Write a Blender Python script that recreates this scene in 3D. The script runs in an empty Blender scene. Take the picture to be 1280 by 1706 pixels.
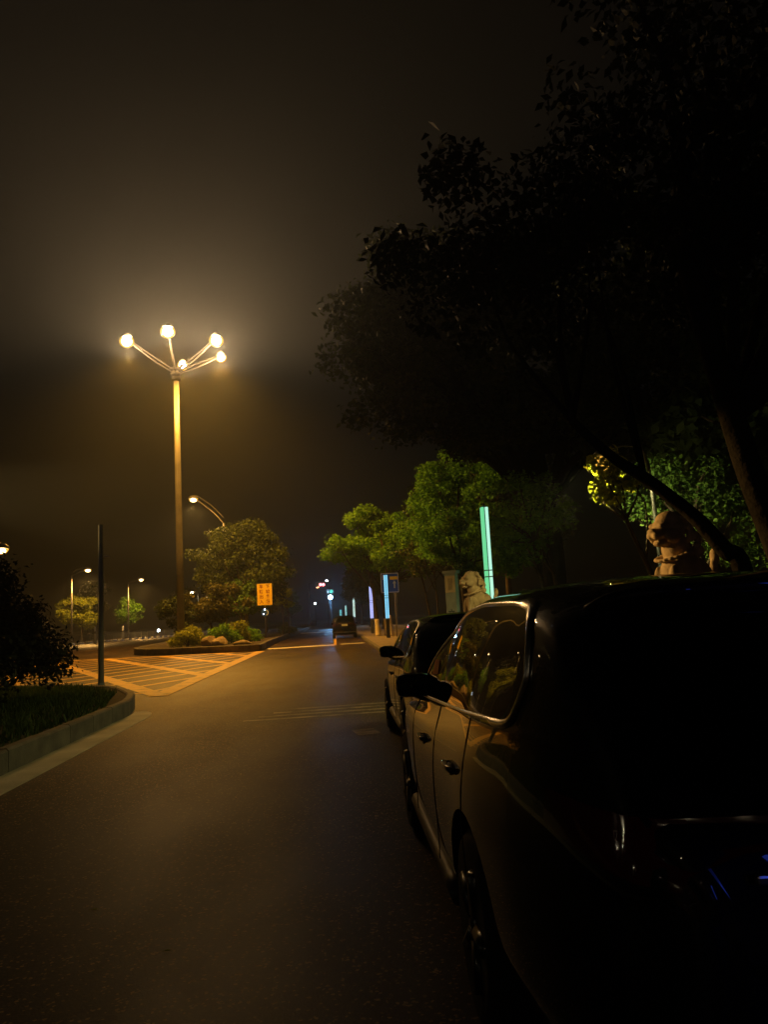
import bpy, bmesh, math, random
import numpy as np
from mathutils import Vector, Matrix

R = math.radians
random.seed(7)
sc = bpy.context.scene
col = sc.collection
PI = math.pi

# ------------------------------------------------------------------ camera
CAM_H = 1.5
FPX = 1282.0
yaw, pitch, roll = R(3.94), R(7.67), R(3.0)
fwd = Vector((math.sin(yaw)*math.cos(pitch), math.cos(yaw)*math.cos(pitch), math.sin(pitch)))
rt0 = Vector((math.cos(yaw), -math.sin(yaw), 0))
up0 = rt0.cross(fwd)
rt = rt0*math.cos(roll) - up0*math.sin(roll)
up = up0*math.cos(roll) + rt0*math.sin(roll)
EYE = Vector((0, 0, CAM_H))
cd = bpy.data.cameras.new('camera')
cam = bpy.data.objects.new('camera', cd)
col.objects.link(cam)
m = Matrix((rt, up, -fwd)).transposed().to_4x4()
m.translation = EYE
cam.matrix_world = m
cd.sensor_fit = 'VERTICAL'
cd.sensor_height = 36
cd.lens = 36*FPX/1706
cd.clip_start = 0.05
cd.clip_end = 3000
sc.camera = cam

def at(u, v, Y):
    """world point seen at photo pixel (u, v), Y metres down the road"""
    d = fwd + rt*((u-640)/FPX) + up*((853-v)/FPX)
    return EYE + d*(Y/d.y)

# ------------------------------------------------------------------ materials
def nodes_mat(name):
    m = bpy.data.materials.new(name)
    m.use_nodes = True
    nt = m.node_tree
    return m, nt, nt.nodes['Principled BSDF']

def N(nt, t, **kw):
    n = nt.nodes.new(t)
    for k, v in kw.items():
        if k in n.inputs: n.inputs[k].default_value = v
        else: setattr(n, k, v)
    return n

def noisy(name, c1, c2, scale=3.0, rough=0.6, spec=0.5, metal=0.0, bump=0.0, bscale=30.0, coat=0.0, detail=6, bdist=0.02, rough2=None):
    m, nt, b = nodes_mat(name)
    tc = N(nt, 'ShaderNodeTexCoord')
    no = N(nt, 'ShaderNodeTexNoise'); no.inputs['Scale'].default_value = scale; no.inputs['Detail'].default_value = detail
    nt.links.new(tc.outputs['Object'], no.inputs['Vector'])
    cr = N(nt, 'ShaderNodeValToRGB')
    cr.color_ramp.elements[0].position = .3; cr.color_ramp.elements[1].position = .7
    cr.color_ramp.elements[0].color = (*c1, 1); cr.color_ramp.elements[1].color = (*c2, 1)
    nt.links.new(no.outputs['Fac'], cr.inputs['Fac'])
    nt.links.new(cr.outputs['Color'], b.inputs['Base Color'])
    b.inputs['Roughness'].default_value = rough
    if rough2 is not None:
        mr = N(nt, 'ShaderNodeMapRange')
        mr.inputs[1].default_value = .3; mr.inputs[2].default_value = .7; mr.inputs[3].default_value = rough; mr.inputs[4].default_value = rough2
        nt.links.new(no.outputs['Fac'], mr.inputs[0]); nt.links.new(mr.outputs[0], b.inputs['Roughness'])
    b.inputs['Specular IOR Level'].default_value = spec
    b.inputs['Metallic'].default_value = metal
    b.inputs['Coat Weight'].default_value = coat
    b.inputs['Coat Roughness'].default_value = .02
    if bump:
        n2 = N(nt, 'ShaderNodeTexNoise'); n2.inputs['Scale'].default_value = bscale; n2.inputs['Detail'].default_value = 4
        nt.links.new(tc.outputs['Object'], n2.inputs['Vector'])
        bp = N(nt, 'ShaderNodeBump'); bp.inputs['Strength'].default_value = bump; bp.inputs['Distance'].default_value = bdist
        nt.links.new(n2.outputs['Fac'], bp.inputs['Height'])
        nt.links.new(bp.outputs['Normal'], b.inputs['Normal'])
    return m

def emit(name, color, strength):
    m = bpy.data.materials.new(name); m.use_nodes = True
    nt = m.node_tree
    b = nt.nodes['Principled BSDF']
    b.inputs['Base Color'].default_value = (.03, .03, .03, 1)
    b.inputs['Emission Color'].default_value = (*color, 1)
    b.inputs['Emission Strength'].default_value = strength
    return m

def leafmat(name, c1, c2, transl=.35, spec=.25):
    m, nt, b = nodes_mat(name)
    g = N(nt, 'ShaderNodeNewGeometry')
    cr = N(nt, 'ShaderNodeValToRGB')
    cr.color_ramp.elements[0].color = (*c1, 1); cr.color_ramp.elements[1].color = (*c2, 1)
    nt.links.new(g.outputs['Random Per Island'], cr.inputs['Fac'])
    nt.links.new(cr.outputs['Color'], b.inputs['Base Color'])
    b.inputs['Roughness'].default_value = .65
    b.inputs['Specular IOR Level'].default_value = spec
    tr = N(nt, 'ShaderNodeBsdfTranslucent')
    nt.links.new(cr.outputs['Color'], tr.inputs['Color'])
    mx = N(nt, 'ShaderNodeMixShader'); mx.inputs[0].default_value = transl
    nt.links.new(b.outputs[0], mx.inputs[1]); nt.links.new(tr.outputs[0], mx.inputs[2])
    nt.links.new(mx.outputs[0], nt.nodes['Material Output'].inputs['Surface'])
    return m

def asphalt():
    m, nt, b = nodes_mat('asphalt')
    tc = N(nt, 'ShaderNodeTexCoord')
    big = N(nt, 'ShaderNodeTexNoise'); big.inputs['Scale'].default_value = .45; big.inputs['Detail'].default_value = 7; big.inputs['Roughness'].default_value = .62
    mp = N(nt, 'ShaderNodeMapping'); mp.inputs['Scale'].default_value = (1.6, .5, 1)
    nt.links.new(tc.outputs['Object'], mp.inputs['Vector']); nt.links.new(mp.outputs[0], big.inputs['Vector'])
    fine = N(nt, 'ShaderNodeTexNoise'); fine.inputs['Scale'].default_value = 95; fine.inputs['Detail'].default_value = 3
    nt.links.new(tc.outputs['Object'], fine.inputs['Vector'])
    vo = N(nt, 'ShaderNodeTexVoronoi'); vo.inputs['Scale'].default_value = 80
    nt.links.new(tc.outputs['Object'], vo.inputs['Vector'])
    c1 = N(nt, 'ShaderNodeValToRGB')
    c1.color_ramp.elements[0].position = .36; c1.color_ramp.elements[1].position = .66
    c1.color_ramp.elements[0].color = (.011, .0076, .004, 1); c1.color_ramp.elements[1].color = (.044, .030, .0155, 1)
    nt.links.new(big.outputs['Fac'], c1.inputs['Fac'])
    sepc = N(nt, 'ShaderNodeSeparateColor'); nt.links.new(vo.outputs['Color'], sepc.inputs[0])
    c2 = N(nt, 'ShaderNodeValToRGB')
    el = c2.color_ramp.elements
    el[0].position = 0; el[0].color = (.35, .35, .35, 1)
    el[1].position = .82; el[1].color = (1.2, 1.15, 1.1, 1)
    for pos, cc in ((.93, (2.0, 1.9, 1.7, 1)), (.95, (7, 6.4, 5.2, 1)), (1.0, (12, 11, 9, 1))):  # pale chips put the lamps' sparkle on the road into the colour
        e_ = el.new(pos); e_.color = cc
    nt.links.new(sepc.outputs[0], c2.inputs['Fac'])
    mul = N(nt, 'ShaderNodeMix', data_type='RGBA', blend_type='MULTIPLY'); mul.inputs[0].default_value = 1
    nt.links.new(c1.outputs['Color'], mul.inputs[6]); nt.links.new(c2.outputs['Color'], mul.inputs[7])
    nt.links.new(mul.outputs[2], b.inputs['Base Color'])
    # hairline cracks, old oil drips and darker repair patches
    warp = N(nt, 'ShaderNodeTexNoise'); warp.inputs['Scale'].default_value = 1.3; warp.inputs['Detail'].default_value = 5
    nt.links.new(tc.outputs['Object'], warp.inputs['Vector'])
    wadd = N(nt, 'ShaderNodeVectorMath', operation='MULTIPLY_ADD'); wadd.inputs[1].default_value = (.9, .9, .9)
    nt.links.new(warp.outputs['Color'], wadd.inputs[0]); nt.links.new(tc.outputs['Object'], wadd.inputs[2])
    ck = N(nt, 'ShaderNodeTexVoronoi', feature='DISTANCE_TO_EDGE'); ck.inputs['Scale'].default_value = .33
    nt.links.new(wadd.outputs[0], ck.inputs['Vector'])
    ckr = N(nt, 'ShaderNodeMapRange'); ckr.inputs[1].default_value = .002; ckr.inputs[2].default_value = .007; ckr.inputs[3].default_value = .3; ckr.inputs[4].default_value = 1
    nt.links.new(ck.outputs['Distance'], ckr.inputs[0])
    oil = N(nt, 'ShaderNodeTexNoise'); oil.inputs['Scale'].default_value = .9; oil.inputs['Detail'].default_value = 3
    nt.links.new(tc.outputs['Object'], oil.inputs['Vector'])
    oir = N(nt, 'ShaderNodeMapRange'); oir.inputs[1].default_value = .58; oir.inputs[2].default_value = .70; oir.inputs[3].default_value = 1; oir.inputs[4].default_value = .5
    nt.links.new(oil.outputs['Fac'], oir.inputs[0])
    m1 = N(nt, 'ShaderNodeMath', operation='MULTIPLY'); nt.links.new(ckr.outputs[0], m1.inputs[0]); nt.links.new(oir.outputs[0], m1.inputs[1])
    mul2 = N(nt, 'ShaderNodeMix', data_type='RGBA', blend_type='MULTIPLY'); mul2.inputs[0].default_value = 1
    nt.links.new(mul.outputs[2], mul2.inputs[6]); nt.links.new(m1.outputs[0], mul2.inputs[7])
    nt.links.new(mul2.outputs[2], b.inputs['Base Color'])
    mr = N(nt, 'ShaderNodeMapRange'); mr.inputs[1].default_value = .3; mr.inputs[2].default_value = .7; mr.inputs[3].default_value = .38; mr.inputs[4].default_value = .58
    nt.links.new(big.outputs['Fac'], mr.inputs[0]); nt.links.new(mr.outputs[0], b.inputs['Roughness'])
    b.inputs['Specular IOR Level'].default_value = .12
    add = N(nt, 'ShaderNodeMath', operation='ADD')
    nt.links.new(fine.outputs['Fac'], add.inputs[0]); nt.links.new(sepc.outputs[1], add.inputs[1])
    bp = N(nt, 'ShaderNodeBump'); bp.inputs['Strength'].default_value = .35; bp.inputs['Distance'].default_value = .004
    nt.links.new(add.outputs[0], bp.inputs['Height']); nt.links.new(bp.outputs['Normal'], b.inputs['Normal'])
    return m

def worn_paint(name, color, wear=.5):
    """road paint with the asphalt showing through where it has worn off"""
    m, nt, b = nodes_mat(name)
    tc = N(nt, 'ShaderNodeTexCoord')
    n1 = N(nt, 'ShaderNodeTexNoise'); n1.inputs['Scale'].default_value = 2.2; n1.inputs['Detail'].default_value = 9; n1.inputs['Roughness'].default_value = .7
    nt.links.new(tc.outputs['Object'], n1.inputs['Vector'])
    cr = N(nt, 'ShaderNodeValToRGB')
    cr.color_ramp.elements[0].position = wear-.12; cr.color_ramp.elements[1].position = wear+.1
    cr.color_ramp.elements[0].color = (.032, .026, .018, 1); cr.color_ramp.elements[1].color = (*color, 1)
    nt.links.new(n1.outputs['Fac'], cr.inputs['Fac']); nt.links.new(cr.outputs['Color'], b.inputs['Base Color'])
    b.inputs['Roughness'].default_value = .6
    return m

M = {}
M['asphalt'] = asphalt()
M['soil'] = noisy('soil', (.03, .026, .018), (.07, .055, .035), 1.2, .9, .2, bump=.6, bscale=9, bdist=.05)
M['paver'] = noisy('paver', (.15, .125, .085), (.24, .2, .135), 2.2, .75, .3, bump=.3, bscale=14)
M['concrete'] = noisy('concrete', (.13, .12, .1), (.27, .25, .2), 2.5, .7, .35, bump=.35, bscale=35)
M['kerbstone'] = noisy('kerbstone', (.06, .055, .047), (.14, .128, .105), 3.0, .7, .35, bump=.3, bscale=40)
M['gutter'] = noisy('gutter', (.34, .30, .22), (.6, .53, .4), 1.5, .65, .4, bump=.3, bscale=30)
M['yellow'] = worn_paint('yellow_paint', (.62, .36, .02), .40)
M['white'] = worn_paint('white_paint', (.75, .72, .62), .38)
M['faded'] = worn_paint('faded_paint', (.3, .25, .17), .5)
M['armmetal'] = noisy('arm_metal', (.014, .013, .012), (.024, .023, .02), 3, .7, .05)
M['galv'] = noisy('galvanised', (.17, .16, .14), (.25, .24, .21), 1.5, .42, .5, metal=.25)
M['polegrey'] = noisy('pole_grey', (.25, .28, .29), (.33, .36, .37), 2, .6, .5)
M['darkmetal'] = noisy('dark_metal', (.02, .022, .024), (.04, .042, .044), 4, .45, .5)
M['paint'] = noisy('black_paint', (.0025, .0025, .003), (.004, .004, .0045), 2, .34, .06, coat=.85, rough2=.42)
M['glass'] = noisy('tinted_glass', (.001, .001, .001), (.0015, .0015, .0015), 1, .02, .28)
M['chrome'] = noisy('chrome', (.75, .72, .66), (.88, .84, .74), 8, .24, .5, metal=1)
M['rubber'] = noisy('rubber', (.008, .008, .008), (.014, .014, .014), 12, .8, .3, bump=.2)
M['blackplastic'] = noisy('black_plastic', (.008, .008, .009), (.014, .014, .015), 6, .5, .4)
M['rim'] = noisy('alloy', (.05, .05, .05), (.08, .08, .08), 5, .3, .5, metal=.9)
M['redlens'] = noisy('red_lens', (.05, .003, .003), (.08, .005, .004), 8, .08, .6, coat=.6)
M['clearlens'] = noisy('clear_lens', (.1, .1, .1), (.2, .2, .2), 12, .06, .6, coat=.8)
M['plate'] = noisy('plate_pale', (.4, .45, .42), (.5, .55, .5), 3, .4)
M['plateblue'] = noisy('plate_blue', (.01, .03, .16), (.012, .04, .2), 3, .4)
M['sticker'] = noisy('orange_sticker', (.85, .2, .02), (.95, .26, .03), 4, .5)
M['stone'] = noisy('lion_stone', (.22, .155, .08), (.45, .32, .165), 5, .8, .25, bump=.5, bscale=22, detail=9)
M['greystone'] = noisy('grey_stone', (.15, .16, .13), (.24, .25, .2), 4, .75, .3, bump=.35, bscale=25)
M['tanstone'] = noisy('tan_stone', (.33, .24, .12), (.45, .33, .17), 5, .7, .3, bump=.2)
M['ink'] = noisy('carved_dark', (.02, .025, .02), (.035, .04, .03), 5, .8)
M['rock'] = noisy('garden_rock', (.22, .17, .1), (.42, .33, .2), 3, .85, .2, bump=.7, bscale=8, bdist=.06)
M['darkbark'] = noisy('dark_bark', (.008, .007, .005), (.018, .015, .011), 5, 1.0, .0, bump=.8, bscale=14, bdist=.04)  # darker copy of bark with night shade put into its colour
M['bark'] = noisy('bark', (.035, .026, .017), (.085, .065, .04), 5, .9, .15, bump=.8, bscale=14, bdist=.04)
M['limewash'] = noisy('limewash', (.72, .62, .4), (.86, .76, .52), 3, .85, .2, bump=.4, bscale=14)
M['leaf'] = leafmat('street_leaf', (.055, .15, .008), (.2, .42, .028), .5)
M['leafdark'] = leafmat('dark_leaf', (.03, .05, .012), (.07, .095, .022), .25)
M['leafyellow'] = leafmat('yellow_leaf', (.16, .21, .012), (.42, .44, .03), .42)
M['leafgreen'] = leafmat('fresh_leaf', (.04, .10, .015), (.12, .22, .03))
M['needle'] = leafmat('mixed_leaf', (.05, .06, .015), (.13, .12, .03), .3)
M['leafnight'] = leafmat('night_leaf', (.022, .033, .009), (.05, .066, .016), .15, .06)  # night gloom on the great tree put into its leaf colour
M['leafblack'] = leafmat('shaded_leaf', (.007, .010, .003), (.016, .021, .006), .05, .03)  # shade on the near crowns put into the leaf colour
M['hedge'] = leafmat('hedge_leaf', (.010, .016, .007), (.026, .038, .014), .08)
M['grass'] = leafmat('grass_blade', (.025, .055, .01), (.06, .10, .02), .3)
M['signyellow'] = noisy('sign_yellow', (.74, .50, .015), (.8, .55, .02), 3, .4)
M['signred'] = noisy('sign_red', (.20, .02, .008), (.24, .03, .01), 3, .5)
M['signblue'] = noisy('sign_blue', (.012, .06, .32), (.016, .075, .38), 3, .4)
M['signwhite'] = noisy('sign_white', (.65, .66, .66), (.72, .73, .73), 3, .4)
M['housing'] = noisy('lamp_housing', (.3, .28, .25), (.4, .38, .33), 3, .4, metal=.3)
LAMP = (1.0, .50, .12)
BEAM = (1.0, .435, .05)
GLOW = (1.0, .59, .26)
M['core'] = emit('lamp_core', (1.0, .82, .5), 90)
M['corehalo'] = emit('lamp_refractor', (1.0, .50, .06), 1.6)
def halo_glass():
    m, nt, b = nodes_mat('halo_globe')
    b.inputs['Base Color'].default_value = (0, 0, 0, 1); b.inputs['Roughness'].default_value = .4; b.inputs['Specular IOR Level'].default_value = .1
    b.inputs['Emission Color'].default_value = (1.0, .52, .05, 1); b.inputs['Emission Strength'].default_value = 1.5  # amber glow puts the lamps' glare halo into the shell
    tr = N(nt, 'ShaderNodeBsdfTransparent'); mx = N(nt, 'ShaderNodeMixShader'); mx.inputs[0].default_value = .5
    nt.links.new(b.outputs[0], mx.inputs[2]); nt.links.new(tr.outputs[0], mx.inputs[1])
    nt.links.new(mx.outputs[0], nt.nodes['Material Output'].inputs['Surface'])
    return m
M['halo_glass'] = halo_glass()
M['glint'] = emit('bright_lamp', (1.0, .8, .5), 1000)
M['far'] = emit('far_lamp', (1.0, .66, .3), 30)
M['pinkred'] = emit('signal_red', (1.0, .18, .2), 6)
M['amber'] = emit('signal_amber', (1.0, .45, .2), 3)
M['siggreen'] = emit('signal_green', (.05, .8, .5), .9)
M['bluewhite'] = emit('blue_white', (.35, .68, 1.0), 45)
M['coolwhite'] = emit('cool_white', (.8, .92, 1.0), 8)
M['ledgreen'] = emit('led_green', (.20, .95, .42), .75)
M['ledwhitegreen'] = emit('led_pale_green', (.5, 1.0, .75), 1.0)
M['ledcyan'] = emit('led_cyan', (.25, .72, 1.0), 1.05)
M['ledviolet'] = emit('led_violet', (.45, .5, 1.0), 1.3)
M['ledwhite'] = emit('led_white', (.68, .95, .85), 1.0)
M['ledteal'] = emit('led_teal', (.2, .8, .75), .8)
M['ledblue'] = emit('led_blue', (.06, .12, 1.0), 2.5)

# ------------------------------------------------------------------ mesh helpers
def box(bm, c, s, rz=0.0, bev=0.0):
    r = bmesh.ops.create_cube(bm, size=1)
    mat = Matrix.Translation(c) @ Matrix.Rotation(rz, 4, 'Z') @ Matrix.Diagonal((*s, 1))
    bmesh.ops.transform(bm, matrix=mat, verts=r['verts'])
    if bev:
        es = list({e for v in r['verts'] for e in v.link_edges})
        bmesh.ops.bevel(bm, geom=es, offset=bev, segments=2, affect='EDGES', profile=.6)

def ring_frame(t):
    t = t.normalized()
    a = Vector((0, 0, 1)) if abs(t.z) < .95 else Vector((0, 1, 0))
    u = t.cross(a).normalized()
    return u, t.cross(u).normalized()

def tube(bm, pts, rad, seg=8, cap=True, flat=None):
    pts = [Vector(p) for p in pts]
    n = len(pts)
    if not hasattr(rad, '__len__'): rad = [rad]*n
    rings = []
    pu = None
    for i, p in enumerate(pts):
        t = pts[min(i+1, n-1)] - pts[max(i-1, 0)]
        u, w = ring_frame(t)
        if pu is not None:
            u = (pu - t.normalized()*pu.dot(t.normalized())).normalized(); w = t.normalized().cross(u)
        pu = u
        ring = []
        for k in range(seg):
            a = 2*PI*k/seg
            ring.append(bm.verts.new(p + (u*math.cos(a) + w*math.sin(a))*rad[i]))
        rings.append(ring)
    for i in range(n-1):
        for k in range(seg):
            bm.faces.new((rings[i][k], rings[i][(k+1) % seg], rings[i+1][(k+1) % seg], rings[i+1][k]))
    if cap:
        bm.faces.new(rings[0][::-1]); bm.faces.new(rings[-1])

def lathe(bm, prof, seg=16, mat=None):
    rings = []
    new = []
    for r, z in prof:
        ring = [bm.verts.new((r*math.cos(2*PI*k/seg), r*math.sin(2*PI*k/seg), z)) for k in range(seg)]
        rings.append(ring); new += ring
    for i in range(len(rings)-1):
        for k in range(seg):
            bm.faces.new((rings[i][k], rings[i][(k+1) % seg], rings[i+1][(k+1) % seg], rings[i+1][k]))
    bm.faces.new(rings[0][::-1]); bm.faces.new(rings[-1])
    if mat is not None: bmesh.ops.transform(bm, matrix=mat, verts=new)

def ball(bm, c, r, sub=2, rot=None):
    q = bmesh.ops.create_icosphere(bm, subdivisions=sub, radius=1)
    rr = r if hasattr(r, '__len__') else (r, r, r)
    mt = Matrix.Translation(c) @ (rot if rot is not None else Matrix.Identity(4)) @ Matrix.Diagonal((*rr, 1))
    bmesh.ops.transform(bm, matrix=mt, verts=q['verts'])

def link(name, me, mat, parent=None, smooth=True):
    o = bpy.data.objects.new(name, me)
    col.objects.link(o)
    if mat is not None: me.materials.append(mat)
    if smooth:
        me.polygons.foreach_set('use_smooth', [True]*len(me.polygons))
    if parent is not None: o.parent = parent
    return o

def part(name, bm, mat, parent=None, smooth=False):
    bmesh.ops.recalc_face_normals(bm, faces=bm.faces)
    me = bpy.data.meshes.new(name)
    bm.to_mesh(me); bm.free()
    return link(name, me, mat, parent, smooth)

def tag(o, label=None, cat=None, group=None, kind=None):
    if label: o['label'] = label
    if cat: o['category'] = cat
    if group: o['group'] = group
    if kind: o['kind'] = kind
    return o

def thing(name, label, cat, loc=(0, 0, 0), rz=0.0, group=None):
    o = bpy.data.objects.new(name, None)
    col.objects.link(o)
    o.empty_display_size = .2
    o.location = loc; o.rotation_euler = (0, 0, rz)
    return tag(o, label, cat, group)

def copy_tree(o, parent=None):
    c = o.copy(); col.objects.link(c)
    if parent is not None: c.parent = parent
    for ch in list(o.children): copy_tree(ch, c)
    return c

def bulb(parent, loc, watts, color=LAMP, r=.3, name='bulb', spot=None, blend=.6):
    ld = bpy.data.lights.new(name, 'SPOT' if spot else 'POINT')
    ld.energy = watts; ld.color = color; ld.shadow_soft_size = r
    if spot: ld.spot_size = spot; ld.spot_blend = blend
    o = bpy.data.objects.new(name, ld); col.objects.link(o)
    o.location = loc; o.parent = parent
    return o

def poly_sheet(name, pts, z, mat, kind='structure', thick=0.0):
    bm = bmesh.new()
    vs = [bm.verts.new((x, y, z)) for x, y in pts]
    f = bm.faces.new(vs)
    if thick:
        r = bmesh.ops.extrude_face_region(bm, geom=[f])
        bmesh.ops.translate(bm, vec=(0, 0, -thick), verts=[v for v in r['geom'] if isinstance(v, bmesh.types.BMVert)])
    bmesh.ops.triangulate(bm, faces=bm.faces)
    return tag(part(name, bm, mat), kind=kind)

def ribbon(bm, path, w, z0, z1, stone=1.0, gap=.010):
    """kerb stones w wide left of path, from z0 to z1, each with a bevelled top and a thin joint"""
    P = [Vector(p) for p in path]
    cum = [0.0]
    for i in range(1, len(P)): cum.append(cum[-1]+(P[i]-P[i-1]).length)
    def pt(d):
        d = max(0, min(cum[-1], d)); i = 0
        while i < len(cum)-2 and cum[i+1] < d: i += 1
        a, b = P[i], P[i+1]; L = max(1e-6, cum[i+1]-cum[i])
        t = (b-a).normalized()
        return a+(b-a)*((d-cum[i])/L), Vector((-t.y, t.x))
    bv = min(.025, w*.2); rng = random.Random(4); d = 0.0
    while d < cum[-1]-.05:
        far = cum[-1] > 200 and d > 120
        L = stone*(6 if far else 1); e = min(d+L, cum[-1])
        dz = rng.uniform(-.006, .006); dn = rng.uniform(-.004, .004)
        prof = [(0, z0), (0, z1-bv), (bv, z1), (w-bv, z1), (w, z1-bv), (w, z0)]
        rings = []
        for k in range(4):
            p, nr = pt(d+gap*.5+(e-d-gap)*k/3)
            rings.append([bm.verts.new((p.x+nr.x*(o+dn), p.y+nr.y*(o+dn), z+(dz if z > z0 else 0))) for o, z in prof])
        for q in range(3):
            for k in range(5): bm.faces.new((rings[q][k], rings[q+1][k], rings[q+1][k+1], rings[q][k+1]))
        bm.faces.new(rings[0]); bm.faces.new(rings[-1][::-1])
        d = e

def smooth_path(pts, n=6):
    out = []
    P = [Vector(p) for p in pts]
    for i in range(len(P)-1):
        p0 = P[max(i-1, 0)]; p1 = P[i]; p2 = P[i+1]; p3 = P[min(i+2, len(P)-1)]
        for k in range(n):
            t = k/n
            out.append(.5*((2*p1)+(p2-p0)*t+(2*p0-5*p1+4*p2-p3)*t*t+(3*p1-p0-3*p2+p3)*t**3))
    out.append(P[-1])
    return out

def text_mesh(s, size, mat, parent, loc, rot, name='lettering', ext=.004, bold=0.0, align='CENTER'):
    cu = bpy.data.curves.new(name, 'FONT')
    cu.body = s; cu.size = size; cu.align_x = align; cu.align_y = 'CENTER'; cu.extrude = ext; cu.offset = bold
    t = bpy.data.objects.new(name+'_tmp', cu)
    col.objects.link(t)
    dg = bpy.context.evaluated_depsgraph_get()
    me = bpy.data.meshes.new_from_object(t.evaluated_get(dg))
    bpy.data.objects.remove(t)
    me.materials.clear()
    o = link(name, me, mat, parent, False)
    o.location = loc; o.rotation_euler = rot
    return o

# ------------------------------------------------------------------ foliage
def leaves(name, clumps, n, size, mat, parent, seed=0, shell=.5, asp=.55):
    rg = np.random.default_rng(seed)
    C = np.array([c[:3] for c in clumps]); S = np.array([c[3] if len(c) == 4 else c[3:6] for c in clumps], dtype=float)
    if S.ndim == 1: S = np.stack([S, S, S*.75], 1)
    w = S.prod(1)**(2/3); w /= w.sum()
    idx = rg.choice(len(C), n, p=w)
    d = rg.normal(size=(n, 3)); d /= np.linalg.norm(d, axis=1)[:, None]
    rad = shell + (1-shell)*rg.random(n)**.6
    rad *= 1 + .18*rg.normal(size=n)
    P = C[idx] + d*rad[:, None]*S[idx]
    nrm = d*.5 + rg.normal(size=(n, 3))*.6 + np.array([0, 0, .45]); nrm /= np.linalg.norm(nrm, axis=1)[:, None]
    a = rg.normal(size=(n, 3)); a -= (a*nrm).sum(1)[:, None]*nrm; a /= np.linalg.norm(a, axis=1)[:, None]
    b = np.cross(nrm, a)
    s = (size*(.6+.8*rg.random(n)))[:, None]
    fold = nrm*s*.12
    V = np.stack([P-a*s*.5, P+b*s*asp*.5+fold-a*s*.05, P+a*s*.5, P-b*s*asp*.5+fold-a*s*.05], 1).reshape(-1, 3)
    me = bpy.data.meshes.new(name)
    me.vertices.add(len(V)); me.vertices.foreach_set('co', V.ravel())
    me.loops.add(4*n); me.loops.foreach_set('vertex_index', np.arange(4*n))
    me.polygons.add(n); me.polygons.foreach_set('loop_start', np.arange(n)*4); me.polygons.foreach_set('loop_total', np.full(n, 4))
    me.update(); me.validate()
    return link(name, me, mat, parent, False)

def crown_clumps(c, r, k, cr, rng, flat=1.0):
    out = []
    for i in range(k):
        while True:
            d = Vector((rng.uniform(-1, 1), rng.uniform(-1, 1), rng.uniform(-1, 1)))
            if .25 < d.length < 1: break
        q = cr*rng.uniform(.6, 1.3)
        out.append((c[0]+d.x*r[0], c[1]+d.y*r[1], c[2]+d.z*r[2], q, q, q*.7*flat))
    return out

def limb_tubes(bm, start, clumps, rng, k, r0):
    for c in rng.sample(clumps, min(k, len(clumps))):
        e = Vector(c[:3]); s = Vector(start)
        mid = s.lerp(e, .5) + Vector((rng.uniform(-.3, .3), rng.uniform(-.3, .3), rng.uniform(-.1, .4)))
        tube(bm, smooth_path([s, mid, e], 3), [r0*(1-.8*i/6) for i in range(7)], 5)

def tree(name, label, loc, trunks, crowns, k, cr, n, leaf, seed, group=None, mat='leaf', bark='bark', cat='tree', wash=None, limbs=10, rz=0.0, shell=.5):
    """trunks: list of (points, r0, r1); crowns: list of (centre, radii) local to loc"""
    rng = random.Random(seed)
    t = thing(name, label, cat, loc, rz, group)
    cl = []
    for c, r in crowns: cl += crown_clumps(c, r, max(3, int(k/len(crowns))), cr, rng)
    bm = bmesh.new()
    for pts, r0, r1 in trunks:
        sp = smooth_path(pts, 5); q = len(sp)
        tube(bm, sp, [(r0+(r1-r0)*i/(q-1))*(1+.25*max(0, 1-i/2.5)*(1 if pts[0][2] < .1 else 0)) for i in range(q)], 9)
        limb_tubes(bm, sp[-1], cl, rng, max(2, limbs//len(trunks)), r1*.8)
        limb_tubes(bm, sp[int(q*.7)], cl, rng, max(1, limbs//len(trunks)//2), r1*.7)
    tr = part('trunk', bm, M[bark], t, True)
    if wash:
        bm = bmesh.new()
        for pts, r0, r1 in trunks:
            sp = [p for p in smooth_path(pts, 12) if p.z <= wash]; q = len(smooth_path(pts, 12))
            tube(bm, sp, [(r0+(r1-r0)*i/(q-1))*(1+.25*max(0, 1-i/6))+.012 for i in range(len(sp))], 10)
        part('limewash_band', bm, M['limewash'], t, True)
    leaves('crown', cl, n, leaf, M[mat], t, seed, shell)
    return t

def shrub(name, label, loc, r, k, cr, n, leaf, seed, mat='leafgreen', group=None, cat='shrub'):
    rng = random.Random(seed)
    t = thing(name, label, cat, loc, 0, group)
    cl = []
    for i in range(k):
        a = rng.uniform(0, 2*PI); el = rng.uniform(.05, 1.4); d = rng.uniform(.45, .85)
        cl.append((math.cos(a)*math.cos(el)*r[0]*d, math.sin(a)*math.cos(el)*r[1]*d, r[2]*(.12+.8*math.sin(el)*d), cr))
    bm = bmesh.new()
    for c in rng.sample(cl, min(8, k)):
        tube(bm, smooth_path([(0, 0, -.05), (c[0]*.4, c[1]*.4, c[2]*.6), c[:3]], 3), [.035*(1-.1*i) for i in range(7)], 5)
    part('stem', bm, M['bark'], t, True)
    leaves('foliage', cl, n, leaf, M[mat], t, seed, .35)
    return t

# ------------------------------------------------------------------ the setting
VERGE = .25
ISL = .35
PAVE = .14
bm = bmesh.new()
for x0, x1, y0, y1 in ((-900, 900, -300, 2000),):
    bmesh.ops.create_grid(bm, x_segments=1, y_segments=1, size=1)
    bmesh.ops.transform(bm, matrix=Matrix.Translation(((x0+x1)/2, (y0+y1)/2, -.012)) @ Matrix.Diagonal(((x1-x0)/2, (y1-y0)/2, 1, 1)), verts=bm.verts)
tag(part('ground', bm, M['soil']), kind='structure')
poly_sheet('road', [(-120, -40), (4, -40), (4, 420), (-120, 420)], 0.0, M['asphalt'])

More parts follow.
